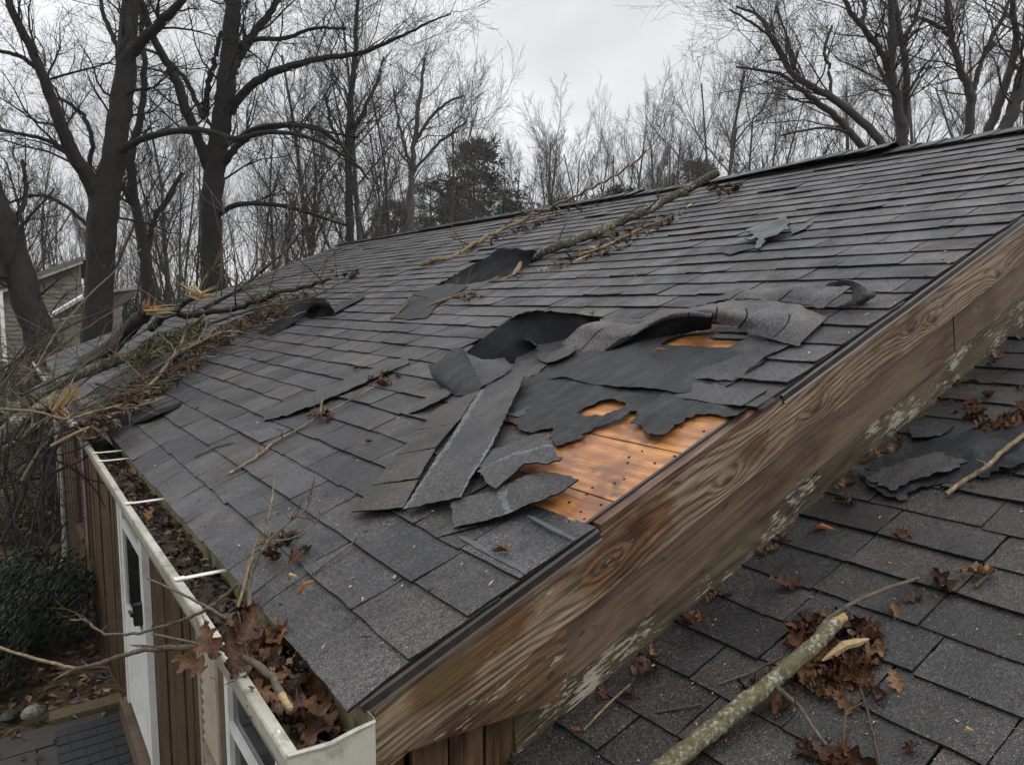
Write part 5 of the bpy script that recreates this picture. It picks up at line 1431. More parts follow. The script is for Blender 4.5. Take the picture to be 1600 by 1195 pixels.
# shredded leaf litter in the gutter trough
mb = MB(); rg_ = random.Random(23)
for k in range(2600):
    Y = .02 + 4.2 * rg_.random() ** 1.7; x = rg_.uniform(-.097, .03)
    c = Vector((x, Y, rg_.uniform(-.112, -.092) + .012 * min(1, Y))); a = rg_.uniform(0, 6.28); r = rg_.uniform(.004, .02)
    u = Vector((math.cos(a), math.sin(a), rg_.gauss(0, .35))); v = Vector((-math.sin(a), math.cos(a), rg_.gauss(0, .4))) * rg_.uniform(.15, .6)
    cc = rg_.choice(LB + [lin(30, 24, 20), lin(34, 27, 22), lin(120, 92, 64)]); f = rg_.uniform(.5, 1.2)
    mb.add([c - u * r, c - v * r, c + u * r, c + v * r + Vector((0, 0, r * .4))], [(0, 1, 2), (0, 2, 3)], 0, (cc[0] * f, cc[1] * f, cc[2] * f, 1))
tag(obj('gutter_litter', mb, 'litter'), 'shredded dark leaf bits strewn along the gutter trough', 'debris', kind='stuff')

# scattered single scraps of leaf and twig over the main roof
spots = []
for k in range(26):
    px, py = rl.uniform(250, 1250), rl.uniform(440, 1000); s, y = MAIN.at(px, py)
    if not (.1 < s < 4.5 and .05 < y < 9) or inside((s, y), BARE): continue
    put_leaf(MAIN.px(px, py, .016), MAIN.N, rl.uniform(.018, .045), rl, LEAVES_S + LEAVES_D, 'tiny dry leaf scrap lying loose on the main roof shingles', 'tiny leaf scraps on the main roof', .3)
# ------------------------------------------------------------------ trees
def tubes_mesh(name, branches, mats, sides):
    """branches: list of (pts[k][3], radii[k]); batched by k"""
    by = {}
    for p, r in branches: by.setdefault(len(p), []).append((p, r))
    V, F, off = [], [], 0
    for k, lst in by.items():
        P_ = np.array([b[0] for b in lst], float); R_ = np.array([b[1] for b in lst], float); B = len(lst)
        T = np.gradient(P_, axis=1); T /= (np.linalg.norm(T, axis=2, keepdims=True) + 1e-9)
        ref = np.array([0.31, 0.22, 0.92]); a = np.cross(T, ref); a /= (np.linalg.norm(a, axis=2, keepdims=True) + 1e-6); b = np.cross(T, a)
        w = np.arange(sides) * 2 * np.pi / sides
        ring = P_[:, :, None, :] + R_[:, :, None, None] * (a[:, :, None, :] * np.cos(w)[None, None, :, None] + b[:, :, None, :] * np.sin(w)[None, None, :, None])
        V.append(ring.reshape(-1, 3))
        idx = np.arange(B * k * sides).reshape(B, k, sides) + off
        q = np.stack([idx[:, :-1, :], np.roll(idx, -1, 2)[:, :-1, :], np.roll(idx, -1, 2)[:, 1:, :], idx[:, 1:, :]], -1).reshape(-1, 4)
        F.append(q); off += B * k * sides
    V = np.concatenate(V); F = np.concatenate(F)
    me = bpy.data.meshes.new(name)
    me.vertices.add(len(V)); me.vertices.foreach_set('co', V.astype(np.float32).ravel())
    me.loops.add(F.size); me.loops.foreach_set('vertex_index', F.astype(np.int32).ravel())
    me.polygons.add(len(F)); me.polygons.foreach_set('loop_start', np.arange(0, F.size, 4, dtype=np.int32))
    me.polygons.foreach_set('use_smooth', np.ones(len(F), bool))
    for q in mats: me.materials.append(MT[q])
    me.update(calc_edges=True); me.validate()
    return me

def grow(out, p, d, L, r, lev, maxlev, rng, up=0.12, wig=0.16, kids=(5, 8), ratio=0.55, ang=(0.5, 1.0), rmin=0.004, start=0.2):
    k = 6 if lev <= 1 else (5 if lev == 2 else 4)
    pts = [tuple(p)]; rr = [r]; q = Vector(p); d = Vector(d).normalized(); dirs = [d.copy()]
    for i in range(1, k):
        d = (d + Vector((rng.gauss(0, wig), rng.gauss(0, wig), rng.gauss(0, wig) + up))).normalized()
        q = q + d * (L / (k - 1)); pts.append(tuple(q)); dirs.append(d.copy())
        rr.append(max(rmin, r * (1 - 0.72 * i / (k - 1))))
    out.append((lev, pts, rr))
    if lev >= maxlev: return
    n = rng.randint(*kids)
    for j in range(n):
        t = start + (1 - start) * (j + rng.random()) / n
        x = t * (k - 1); i = min(int(x), k - 2); u = x - i
        c = Vector(pts[i]).lerp(Vector(pts[i + 1]), u); dd = dirs[i + 1]
        w = rng.uniform(0, 6.283); a = dd.orthogonal().normalized(); b = dd.cross(a)
        al = rng.uniform(*ang)
        nd = dd * math.cos(al) + (a * math.cos(w) + b * math.sin(w)) * math.sin(al)
        grow(out, c, nd, L * ratio * rng.uniform(.55, 1.15) * (1.15 - 0.55 * t), max(rmin, rr[i] * 0.46), lev + 1, maxlev, rng, up, wig, kids, ratio, ang, rmin, 0.15)

def split_tree(out, name_t, name_c, mat, cut, base=None):
    big = [(p, r) for l, p, r in out if l <= cut]; small = [(p, r) for l, p, r in out if l > cut]
    return tubes_mesh(name_t, big, [mat], 8), tubes_mesh(name_c, small, [mat], 3)

def traced_tree(name, label, limbs, mat, seed, maxlev=3, klen=1.0, group=None, kids=(5, 8), density=1.0, ground=None, rmin=0.0028, up=0.08, wsc=1.0):
    """limbs: lists of (px, py, width_px, depth); first is the trunk"""
    rng = random.Random(seed); out = []
    base = None
    for li, lm in enumerate(limbs):
        w = [tuple(at_d(a, b, d)) for a, b, _, d in lm]
        n = max(8, 5 * len(lm)); g = cr_spline(w, n)
        ws = cr_spline([(q[2] * wsc * q[3] / FPX / 2, 0, 0) for q in lm], n)[:, 0]
        for i in range(1, n - 1): g[i] += np.array([rng.gauss(0, .012), rng.gauss(0, .012), 0]) * lm[0][3] / 14
        if li == 0:
            base = Vector(g[0]); gz = ground_h(base.x, base.y) - 0.15 if ground is None else ground
            if base.z > gz + .1:
                foot = np.array([base.x, base.y, gz]); mid = (foot + g[0]) / 2
                g = np.concatenate([[foot, mid], g]); ws = np.concatenate([[ws[0] * 1.5, ws[0] * 1.1], ws]); n += 2
            base = Vector(g[0])
        out.append((0, [tuple(x) for x in g], [max(rmin, x) for x in ws]))
        L = float(np.linalg.norm(np.diff(g, axis=0), axis=1).sum())
        m_ = int(rng.randint(7, 10) * density * (L / 5.0) ** 0.7) + 2
        for j in range(m_):
            t = rng.uniform(.30 if li == 0 else .18, 1.0); x = t * (n - 1); i = min(int(x), n - 2)
            c = Vector(g[i]).lerp(Vector(g[i + 1]), x - i); dd = Vector(g[i + 1] - g[i]).normalized()
            if li == 0 and c.z < 0.6: continue
            wv = rng.uniform(0, 6.283); a = dd.orthogonal().normalized(); b = dd.cross(a); al = rng.uniform(.5, 1.15)
            nd = dd * math.cos(al) + (a * math.cos(wv) + b * math.sin(wv)) * math.sin(al)
            grow(out, c, nd, klen * rng.uniform(.8, 2.0), min(max(.007, ws[i] * .30), .032), 1, maxlev, rng, up, .22, kids, .60, (.45, 1.05), rmin)
    t = thing(name, label, 'tree', base, group)
    a, b = split_tree([(l, [tuple(Vector(q) - base) for q in p], r) for l, p, r in out], 'trunk', 'crown', mat, 0)
    link('trunk', a, t, Matrix.Translation(base)); link('crown', b, t, Matrix.Translation(base))
    return t

A, B_ = 14.5, 16.5
traced_tree('bare_tree', 'large dark forked tree nearest the left side behind the roof', [
    [(150, 545, 54, A), (156, 420, 50, A), (162, 330, 56, A), (176, 255, 46, A), (188, 170, 42, A + .1), (198, 90, 38, A + .2), (204, 0, 31, A + .4), (208, -140, 22, A + .6)],
    [(158, 315, 40, A), (138, 278, 31, A - .2), (108, 230, 26, A - .5), (84, 165, 22, A - .8), (62, 105, 19, A - 1), (30, 40, 16, A - 1.2), (0, -30, 13, A - 1.4)],
    [(198, 95, 26, A + .1), (216, 70, 22, A), (244, 42, 19, A - .2), (285, 0, 15, A - .4), (330, -50, 11, A - .6)],
    [(182, 240, 16, A), (205, 226, 14, A - .2), (240, 212, 13, A - .5), (290, 203, 12, A - .9), (330, 206, 11, A - 1.1), (370, 217, 10, A - 1.3), (415, 207, 9, A - 1.5), (470, 212, 8, A - 1.7), (520, 232, 6, A - 1.9), (560, 262, 4, A - 2)],
    [(372, 216, 8, A - 1.3), (400, 200, 8, A - 1.4), (450, 195, 7, A - 1.6), (510, 206, 5, A - 1.8), (560, 215, 4, A - 2)],
    [(104, 236, 10, A - .5), (70, 218, 8, A - .7), (35, 210, 7, A - .9), (-10, 202, 6, A - 1.1)],
    [(58, 108, 9, A - 1), (35, 90, 9, A - 1.1), (0, 80, 7, A - 1.2), (-40, 70, 5, A - 1.3)],
    [(140, 262, 9, A + .3), (144, 215, 9, A + .4), (128, 180, 8, A + .5), (105, 160, 7, A + .5), (85, 152, 5, A + .6)],
    [(188, 130, 12, A + .3), (185, 80, 10, A + .5), (168, 40, 9, A + .7), (155, -10, 7, A + .9)],
    [(140, 355, 8, A + .2), (100, 320, 7, A + .4), (60, 305, 6, A + .6), (10, 318, 4, A + .8)]], 'bark', 401, 3, 1.1, density=1.5, kids=(6, 8), wsc=.80)
traced_tree('bare_tree', 'large dark many-limbed tree standing right of the forked one', [
    [(334, 460, 46, B_), (330, 360, 40, B_), (334, 280, 40, B_), (344, 210, 38, B_), (353, 140, 37, B_), (360, 60, 31, B_), (366, -20, 25, B_), (372, -140, 18, B_)],
    [(326, 262, 22, B_), (312, 225, 20, B_ - .2), (290, 170, 19, B_ - .4), (268, 112, 17, B_ - .6), (246, 70, 15, B_ - .8), (225, 20, 12, B_ - 1), (205, -40, 10, B_ - 1.2)],
    [(360, 175, 20, B_), (372, 155, 18, B_ - .2), (400, 128, 16, B_ - .5), (440, 108, 14, B_ - .8), (500, 92, 11, B_ - 1.1), (560, 83, 9, B_ - 1.4), (620, 60, 6, B_ - 1.6), (670, 36, 4, B_ - 1.8), (705, 22, 2.5, B_ - 1.9)],
    [(362, 118, 19, B_), (376, 85, 17, B_ + .2), (398, 50, 15, B_ + .4), (425, 15, 12, B_ + .6), (455, -40, 9, B_ + .8)],
    [(350, 255, 15, B_), (370, 228, 14, B_ - .3), (405, 204, 13, B_ - .7), (450, 196, 11, B_ - 1.1), (500, 203, 9, B_ - 1.5), (540, 235, 7, B_ - 1.8), (575, 280, 4, B_ - 2)],
    [(342, 335, 10, B_), (365, 322, 10, B_ - .4), (400, 318, 9, B_ - .8), (460, 326, 8, B_ - 1.3), (540, 352, 5, B_ - 1.9)],
    [(322, 180, 13, B_ + .2), (324, 140, 11, B_ + .3), (334, 95, 10, B_ + .5), (346, 50, 8, B_ + .7)],
    [(375, 75, 10, B_ + .2), (400, 62, 9, B_), (445, 60, 8, B_ - .3), (490, 45, 6, B_ - .6), (540, 45, 4, B_ - .9)],
    [(318, 185, 10, B_ - .1), (290, 125, 9, B_ + .2), (255, 90, 7, B_ + .4), (222, 75, 5, B_ + .6)]], 'bark', 402, 3, 1.1, density=1.5, kids=(6, 8), wsc=.82)
traced_tree('leaning_tree', 'thick leaning dark trunk at the left edge before the neighbour house', [
    [(92, 640, 46, 12.0), (68, 545, 44, 12), (46, 480, 43, 12), (24, 410, 42, 12), (4, 345, 38, 12), (-25, 270, 34, 12), (-60, 170, 28, 12)],
    [(30, 440, 12, 12), (5, 432, 10, 11.8), (-30, 440, 8, 11.6)], [(14, 375, 12, 12), (30, 340, 9, 12.2), (40, 300, 7, 12.4), (35, 250, 5, 12.5)]], 'bark', 403, 3, .8, density=.8)
traced_tree('thin_tree', 'thin curved tree between the two large dark trees', [
    [(232, 470, 20, 18), (226, 400, 18, 18), (212, 320, 15, 18), (204, 250, 13, 18), (218, 190, 11, 18), (226, 120, 9, 18), (222, 40, 7, 18), (225, -40, 5, 18)],
    [(228, 400, 12, 18), (238, 350, 10, 18.2), (262, 310, 8, 18.4), (285, 270, 6, 18.6)], [(206, 320, 9, 18), (190, 290, 8, 17.8), (180, 270, 5, 17.6)]], 'bark', 404, 3, 1.0, density=1.0)
traced_tree('thin_tree', 'straight slender tree standing alone left of the pines', [
    [(546, 400, 13, 24), (546, 300, 12, 24), (545, 210, 11, 24), (552, 120, 9, 24), (556, 50, 7, 24), (560, -30, 5, 24)],
    [(548, 215, 7, 24), (570, 170, 6, 24.3), (592, 120, 5, 24.6), (600, 90, 3, 24.8)], [(546, 250, 6, 24), (520, 200, 5, 23.8), (508, 150, 4, 23.6)]], 'bark', 405, 3, 1.4, density=1.3)
traced_tree('thin_tree', 'slim tree with upswept twigs beside the sky gap', [
    [(642, 380, 11, 26), (642, 290, 10, 26), (648, 220, 8, 26), (656, 150, 6, 26), (664, 90, 4, 26)],
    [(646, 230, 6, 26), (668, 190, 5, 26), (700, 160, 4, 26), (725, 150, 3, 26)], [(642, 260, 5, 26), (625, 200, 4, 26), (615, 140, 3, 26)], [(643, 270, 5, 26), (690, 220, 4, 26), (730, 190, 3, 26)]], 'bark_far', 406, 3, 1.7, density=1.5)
RC = 19.0
traced_tree('bare_tree', 'twin-stemmed upright tree behind the ridge at right', [
    [(1411, 245, 17, RC), (1408, 200, 17, RC), (1400, 150, 15, RC), (1392, 110, 14, RC), (1395, 50, 11, RC), (1390, -20, 8, RC)],
    [(1414, 210, 12, RC), (1416, 150, 11, RC + .2), (1413, 90, 10, RC + .3), (1402, 30, 9, RC + .4), (1392, -30, 8, RC + .5)],
    [(1390, 110, 12, RC), (1375, 80, 10, RC - .3), (1350, 45, 9, RC - .6), (1330, 20, 8, RC - .8), (1310, -20, 6, RC - 1)],
    [(1345, 40, 7, RC - .6), (1352, 10, 6, RC - .5), (1345, -30, 5, RC - .4)], [(1412, 60, 7, RC + .3), (1430, 30, 6, RC + .5), (1440, -10, 5, RC + .6)],
    [(1416, 150, 5, RC), (1440, 110, 4, RC), (1450, 95, 3, RC)]], 'bark_right', 407, 3, 1.05 * 1.25, density=1.4)
traced_tree('leaning_tree', 'pair of dark stems leaning left over the ridge', [
    [(1392, 245, 13, 17), (1370, 215, 13, 17), (1335, 180, 12, 17), (1295, 150, 11, 17), (1245, 122, 10, 17.1), (1225, 95, 8, 17.2), (1205, 60, 7, 17.3), (1185, 25, 5, 17.4), (1150, 10, 3, 17.5)],
    [(1358, 242, 11, 17.5), (1335, 215, 11, 17.5), (1305, 182, 10, 17.5), (1270, 155, 9, 17.5), (1245, 135, 7, 17.5), (1215, 115, 5, 17.5), (1150, 105, 3, 17.5)],
    [(1300, 152, 6, 17), (1296, 110, 5, 17.2), (1288, 80, 5, 17.3), (1300, 40, 4, 17.4)], [(1240, 120, 6, 17.1), (1215, 70, 5, 17), (1180, 40, 4, 17), (1140, 15, 3, 17)],
    [(1330, 208, 5, 17.5), (1285, 200, 4, 17.3), (1220, 212, 3, 17.1)], [(1250, 125, 5, 17.1), (1230, 60, 4, 17.4), (1212, 10, 3, 17.6)]], 'bark_right', 408, 3, 1.05 * 1.2, density=1.5)
traced_tree('bare_tree', 'forked grey-brown tree second from the right edge', [
    [(1513, 225, 14, 21), (1516, 180, 14, 21), (1518, 145, 14, 21), (1500, 105, 11, 21), (1486, 60, 10, 21), (1480, 10, 8, 21), (1478, -40, 6, 21)],
    [(1519, 145, 9, 21), (1530, 110, 8, 21), (1545, 70, 7, 21), (1570, 20, 6, 21), (1585, -20, 5, 21)],
    [(1482, 55, 7, 21), (1455, 35, 6, 20.8), (1420, 25, 4, 20.6)]], 'bark_right', 409, 3, 1.05 * 1.4, density=1.5)
traced_tree('bare_tree', 'dark thick leaning tree at the right edge behind the ridge', [
    [(1562, 215, 22, 16.5), (1580, 180, 20, 16.5), (1592, 140, 18, 16.5), (1608, 90, 15, 16.5), (1630, 20, 12, 16.5)],
    [(1540, 222, 15, 17), (1558, 170, 14, 17), (1578, 110, 12, 17), (1588, 60, 10, 17), (1582, 0, 8, 17), (1590, -40, 6, 17)],
    [(1580, 100, 7, 17), (1600, 70, 6, 17), (1630, 40, 5, 17)]], 'bark_right', 410, 3, 1.05 * 1.15, density=1.4)

# slim woodland trees further back: seven shapes, copied
def wood_tree_mesh(seed, style):
    rng = random.Random(seed); out = []
    H = rng.uniform(11, 14)
    if style == 'vase':
        nst = rng.randint(2, 3)
        for s in range(nst):
            a = rng.uniform(0, 6.28); d = Vector((math.cos(a) * .22, math.sin(a) * .22, 1))
            grow(out, (0, 0, 0), d, H * rng.uniform(.8, 1), .10, 0, 3, rng, .11, .09, (8, 10), .48, (.35, .72), .0045, .22)
    else:
        grow(out, (0, 0, 0), (rng.gauss(0, .04), rng.gauss(0, .04), 1), H, .14, 0, 3, rng, .08, .09, (12, 14), .42, (.5, .9), .0045, .22)
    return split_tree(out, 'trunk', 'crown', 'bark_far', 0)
WOOD = [wood_tree_mesh(500 + i, 'vase' if i % 2 == 0 else 'single') for i in range(7)]
rw = random.Random(55)
ORD = ['first', 'second', 'third', 'fourth', 'fifth', 'sixth', 'seventh', 'eighth', 'ninth', 'tenth', 'eleventh', 'twelfth', 'thirteenth', 'fourteenth']
def wood_row(rows, label, group):
    xs = sorted(r[0] for r in rows)
    for px, top, d in rows: wood_tree(px, top, d, label + ', ' + ORD[xs.index(px)] + ' from left', group)
def wood_tree(px, top, d, label, group, name='woodland_tree'):
    p = at_d(px, 480, d); gz = ground_h(p.x, p.y) - .2
    zt = at_d(px, top, d).z; a, b = WOOD[rw.randrange(7)]
    sc = (zt - gz) / 13.2; sw = sc * rw.uniform(.8, 1.05)
    M = Matrix.Translation((p.x, p.y, gz)) @ Matrix.Rotation(rw.uniform(0, 6.28), 4, 'Z') @ Matrix.Diagonal((sw, sw, sc, 1))
    t = link(name, None, None, M); tag(t, label, 'tree', group)
    for nm, me in (('trunk', a), ('crown', b)):
        o = bpy.data.objects.new(nm, me); C.objects.link(o); o.parent = t; WM[o] = M
    return t
wood_row([(835, 195, 42), (868, 172, 44), (900, 235, 46), (800, 240, 48), (940, 250, 50), (820, 215, 47), (885, 205, 49), (915, 225, 47)], 'pale twiggy bare tree in the clump right of the pines', 'bare trees right of the pines')
wood_row([(1000, 165, 42), (975, 195, 46), (1035, 190, 44), (1060, 215, 48), (1012, 180, 47), (958, 225, 49), (1078, 190, 46)], 'bare rounded tree in the clump over the middle of the ridge', 'bare trees over the middle ridge')
wood_row([(1105, 95, 34), (1140, 85, 33), (1170, 120, 36), (1085, 150, 38), (1215, 150, 36), (1260, 170, 38), (1300, 160, 40), (1340, 120, 40)], 'bare tree with upswept twigs behind the leaning stems', 'bare trees behind the leaning stems')
wood_row([(1450, 60, 34), (1480, 90, 38), (1545, 50, 36), (1590, 70, 38), (1430, 120, 42), (1620, 40, 34)], 'slim bare tree far behind the right end of the ridge', 'bare trees behind the right end')
wood_row([(590, 105, 34), (615, 130, 36), (680, 150, 36), (705, 175, 38), (570, 60, 32), (520, 90, 32), (480, 120, 33), (440, 150, 34)], 'slim bare tree in the woods left of the open sky', 'bare trees left of the open sky')
wood_row([(-30, 180, 30), (20, 190, 32), (60, 210, 34), (95, 170, 31), (125, 230, 36), (255, 150, 30), (285, 200, 34), (395, 170, 31), (420, 220, 36), (190, 260, 38), (310, 230, 36), (-60, 230, 36), (465, 240, 40), (240, 260, 40)], 'slim bare tree in the woods behind the large dark trees', 'bare trees behind the large trees')

# understory saplings and brush at the left
SAP = []
for i in range(4):
    rng = random.Random(600 + i); out = []
    for s in range(rng.randint(5, 8)):
        a = rng.uniform(0, 6.28); grow(out, (rng.gauss(0, .1), rng.gauss(0, .1), 0), (math.cos(a) * .5, math.sin(a) * .5, 1), rng.uniform(1.6, 3.0), .016, 1, 3, rng, .05, .2, (5, 8), .5, (.4, 1.0), .004)
    SAP.append(tubes_mesh('stems', [(p, r) for l, p, r in out], ['bark_far'], 3))
k = 0
for px, d in [(25, 16), (70, 18), (100, 13.5), (120, 19), (0, 14.5), (50, 10.5), (10, 9.5), (45, 13), (85, 15), (110, 16.5), (185, 17), (230, 17.5), (275, 16.5), (300, 18), (380, 18.5), (420, 19), (455, 20), (500, 21), (590, 22), (620, 24), (-20, 12), (60, 20), (130, 22), (205, 24), (265, 22), (345, 24), (400, 26), (480, 27), (550, 28), (700, 30), (760, 32), (15, 18), (150, 20), (320, 20)]:
    p = at_d(px, 480, d); gz = ground_h(p.x, p.y) - .05
    sc = rw.uniform(.9, 1.5)
    M = Matrix.Translation((p.x, p.y, gz)) @ Matrix.Rotation(rw.uniform(0, 6.28), 4, 'Z') @ Matrix.Diagonal((sc * 1.1, sc * 1.1, sc, 1))
    o = link('brush', rw.choice(SAP), None, M)
    tag(o, 'tangled bare brush growing in the woods behind the roof at left', 'brush', 'bare brush in the woods')

# pines with clumped needles
def needle_mat(name, stops):
    m = Mat(name); return m.set(m.mix(1.0, m.attr('tint'), (1, 1, 1, 1), 'MULTIPLY'), 0.6, 0.25)
MT['needles'] = needle_mat('pine_needles', None)
def pine_mesh(seed, H=11.0, w=2.2, start=.45):
    rng = random.Random(seed); br = []; mb = MB()
    br.append(([(0, 0, H * i / 7) for i in range(8)], [.16 * (1 - .8 * i / 7) for i in range(8)]))
    cols = [lin(60, 64, 54), lin(72, 76, 62), lin(50, 55, 48), lin(82, 84, 70)]
    for k in range(64):
        t = start + (1 - start) * rng.random() ** .8; z = H * t; a = rng.uniform(0, 6.28)
        L = w * (0.35 + 0.75 * math.sin(math.pi * min(1, max(.05, (t - start) / (1 - start) * .8 + .18)))) * rng.uniform(.6, 1.1)
        e = Vector((math.cos(a) * L, math.sin(a) * L, z + L * rng.uniform(-.05, .35)))
        s = Vector((0, 0, z)); mid = (s + e) / 2 + Vector((0, 0, .1))
        br.append(([tuple(s), tuple(mid), tuple(e)], [.03, .02, .01]))
        for c in range(6):
            cc = mid.lerp(e, rng.uniform(0, 1.1)) + Vector((rng.gauss(0, .3), rng.gauss(0, .3), rng.gauss(0, .2)))
            R_ = rng.uniform(.22, .48); col = rng.choice(cols); f = rng.uniform(.7, 1.25)
            for q in range(17):
                dd = Vector((rng.gauss(0, 1), rng.gauss(0, 1), rng.gauss(.25, .8))).normalized()
                e1 = dd.orthogonal().normalized() * rng.uniform(.018, .04); b0 = cc + dd * R_ * rng.uniform(0, .4)
                g = f * rng.uniform(.75, 1.25)
                mb.add([b0 - e1, b0 + e1, b0 + dd * R_], [(0, 1, 2)], 0, (col[0] * g, col[1] * g, col[2] * g, 1))
    return tubes_mesh('trunk', br[:1], ['bark_far'], 7), tubes_mesh('limbs', br[1:], ['bark_far'], 4), mesh_from('crown', mb, ['needles'])
PINE = [pine_mesh(700, w=1.7), pine_mesh(701, w=1.9, start=.3), pine_mesh(702, w=1.6, start=.35)]
for px, top, d, k, lab in [(742, 240, 40, 0, 'tall dark pine with clumped crown left of the sky gap'), (675, 290, 42, 1, 'broad dark pine just left of the tall pine'), (800, 305, 44, 2, 'lower pine partly hidden right of the tall pine'), (870, 318, 48, 1, 'low dark pine over the thin fallen branch'),
                            (620, 322, 44, 1, 'low pine at the left of the pine group'), (1085, 262, 46, 1, 'small dark pine just above the ridge near the log end'), (710, 310, 46, 2, 'low pine under the tall pine'), (960, 300, 50, 1, 'low distant pine above the ridge near the thin branch tip')]:
    p = at_d(px, 480, d); gz = ground_h(p.x, p.y) - .2; zt = at_d(px, top, d).z; sc = (zt - gz) / 11.0
    M = Matrix.Translation((p.x, p.y, gz)) @ Matrix.Rotation(rw.uniform(0, 6.28), 4, 'Z') @ Matrix.Diagonal((sc, sc, sc, 1))
    t = link('pine_tree', None, None, M); tag(t, lab, 'pine')
    for nm, me in zip(('trunk', 'limbs', 'crown'), PINE[k]):
        o = bpy.data.objects.new(nm, me); C.objects.link(o); o.parent = t; WM[o] = M

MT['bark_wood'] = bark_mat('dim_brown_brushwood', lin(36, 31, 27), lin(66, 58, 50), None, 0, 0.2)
# the far wood that closes the view: reads as one mass
rng = random.Random(88); br = []
for k in range(3300):
    px = rng.uniform(-150, 1750) if k < 1500 else rng.uniform(-150, 700); d = rng.uniform(55, 95) if k < 1500 else rng.uniform(32, 60)
    p = at_d(px, 470, d); gz = ground_h(p.x, p.y) - .3
    H = (rng.uniform(4, 9.5) * (1.15 if px < 620 else 0.9)) if k < 1500 else rng.uniform(2.0, 5.2)
    x, y = p.x, p.y; lean = Vector((rng.gauss(0, .06), rng.gauss(0, .06), 1))
    br.append(([(x, y, gz), (x + lean.x * H * .5, y + lean.y * H * .5, gz + H * .5), (x + lean.x * H, y + lean.y * H, gz + H)], [.09, .06, .015]))
    for j in range(11):
        t = rng.uniform(.25, .95); s = Vector((x, y, gz)) + lean * H * t; a = rng.uniform(0, 6.28); L = rng.uniform(.8, 2.6) * (1.2 - t)
        e = s + Vector((math.cos(a) * L * .8, math.sin(a) * L * .8, L * rng.uniform(.4, 1.1)))
        br.append(([tuple(s), tuple((s + e) / 2 + Vector((0, 0, .1))), tuple(e)], [.03, .02, .01]))
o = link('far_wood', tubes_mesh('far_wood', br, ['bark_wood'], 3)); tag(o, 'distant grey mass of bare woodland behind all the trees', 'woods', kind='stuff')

# ------------------------------------------------------------------ neighbour's house at the left
NX = at_d(40, 520, 24)
nb = thing('neighbor_house', 'pale grey clapboard neighbour house half hidden by the leaning trunk', 'house', (NX.x, NX.y, ground_h(NX.x, NX.y)))
MT['nsiding'] = flat('pale_grey_clapboard', lin(118, 115, 106), 0.6, 0.3, 0, 0.12, 2)
MT['nroof'] = flat('weathered_grey_roof', lin(112, 108, 102), 0.75, 0.3, 0, 0.25, 2, 0.3)
xr, yr = RIGHT.copy(), Vector((FWD.x, FWD.y, 0)).normalized()
def nb_pt(px, py, d): return at_d(px, py, d)
def nb_wall(p_l, p_r, zb, zl, zr, th, mat, name):
    """upright slab between two ground points with a sloping top"""
    a, b = Vector((p_l.x, p_l.y, 0)), Vector((p_r.x, p_r.y, 0)); n = Vector((-(b - a).y, (b - a).x, 0)).normalized() * th
    mb = MB(); vs = []
    for q in (Vector((0, 0, 0)), n): vs += [a + q + Vector((0, 0, zb)), b + q + Vector((0, 0, zb)), b + q + Vector((0, 0, zr)), a + q + Vector((0, 0, zl))]
    mb.add(vs, [(0, 1, 2, 3), (7, 6, 5, 4), (0, 4, 5, 1), (1, 5, 6, 2), (2, 6, 7, 3), (3, 7, 4, 0)])
    return obj(name, mb, mat, nb)
gz = ground_h(NX.x, NX.y) - .4
pl, pr = nb_pt(-70, 480, 24), nb_pt(128, 480, 25)
def z_at(px, py, d): return at_d(px, py, d).z
wall = nb_wall(pl, pr, gz, z_at(-70, 482, 24), z_at(128, 412, 25), .15, 'nsiding', 'wall')
# clapboards
zt = z_at(128, 412, 25); z = gz + .4; L = (pr - pl); L.z = 0; nrm = Vector((-(L.y), L.x, 0)).normalized()
if nrm.dot(CAM - pl) < 0: nrm = -nrm
z0l, z0r = z_at(-70, 482, 24), z_at(128, 412, 25)
while z < zt - .1:
    ta = max(0.0, (z + .15 - z0l) / (z0r - z0l)) if z + .15 > z0l else 0.0
    if ta < .97:
        a = Vector((pl.x, pl.y, 0)).lerp(Vector((pr.x, pr.y, 0)), ta); b = Vector((pr.x, pr.y, 0))
        mb = MB(); vs = [a + nrm * .035 + Vector((0, 0, z)), b + nrm * .035 + Vector((0, 0, z)), b + nrm * .005 + Vector((0, 0, z + .15)), a + nrm * .005 + Vector((0, 0, z + .15)), a + Vector((0, 0, z)), b + Vector((0, 0, z))]
        mb.add(vs, [(0, 1, 2, 3), (4, 5, 1, 0)]); obj('clapboard', mb, 'nsiding', wall)
    z += .15
def nb_beam(a, b, r, mat, name):
    mb = MB(); mb.tube([a, b], [r, r], 4); return obj(name, mb, mat, nb)
nb_beam(nb_pt(-70, 480, 23.7), nb_pt(128, 408, 24.6), .09, 'white', 'fascia')
def quad_slab(pts, th, mat, name):
    mb = MB(); n = (pts[1] - pts[0]).cross(pts[2] - pts[0]).normalized() * th
    vs = list(pts) + [q + n for q in pts]; mb.add(vs, [(0, 1, 2, 3), (7, 6, 5, 4), (0, 4, 5, 1), (1, 5, 6, 2), (2, 6, 7, 3), (3, 7, 4, 0)]); return obj(name, mb, mat, nb)
quad_slab([nb_pt(-70, 478, 23.6), nb_pt(130, 406, 24.5), nb_pt(190, 420, 34), nb_pt(0, 468, 34)], .12, 'nroof', 'roof')
quad_slab([nb_pt(62, 502, 21.5), nb_pt(128, 462, 22), nb_pt(215, 452, 25), nb_pt(190, 480, 24.5)], .10, 'nroof', 'porch_roof')
nb_beam(nb_pt(62, 503, 21.4), nb_pt(130, 463, 21.9), .07, 'white', 'fascia')
nb_wall(nb_pt(70, 500, 22), nb_pt(190, 480, 24.4), gz, z_at(70, 505, 22), z_at(190, 478, 24.4), .12, 'nsiding', 'porch_wall')
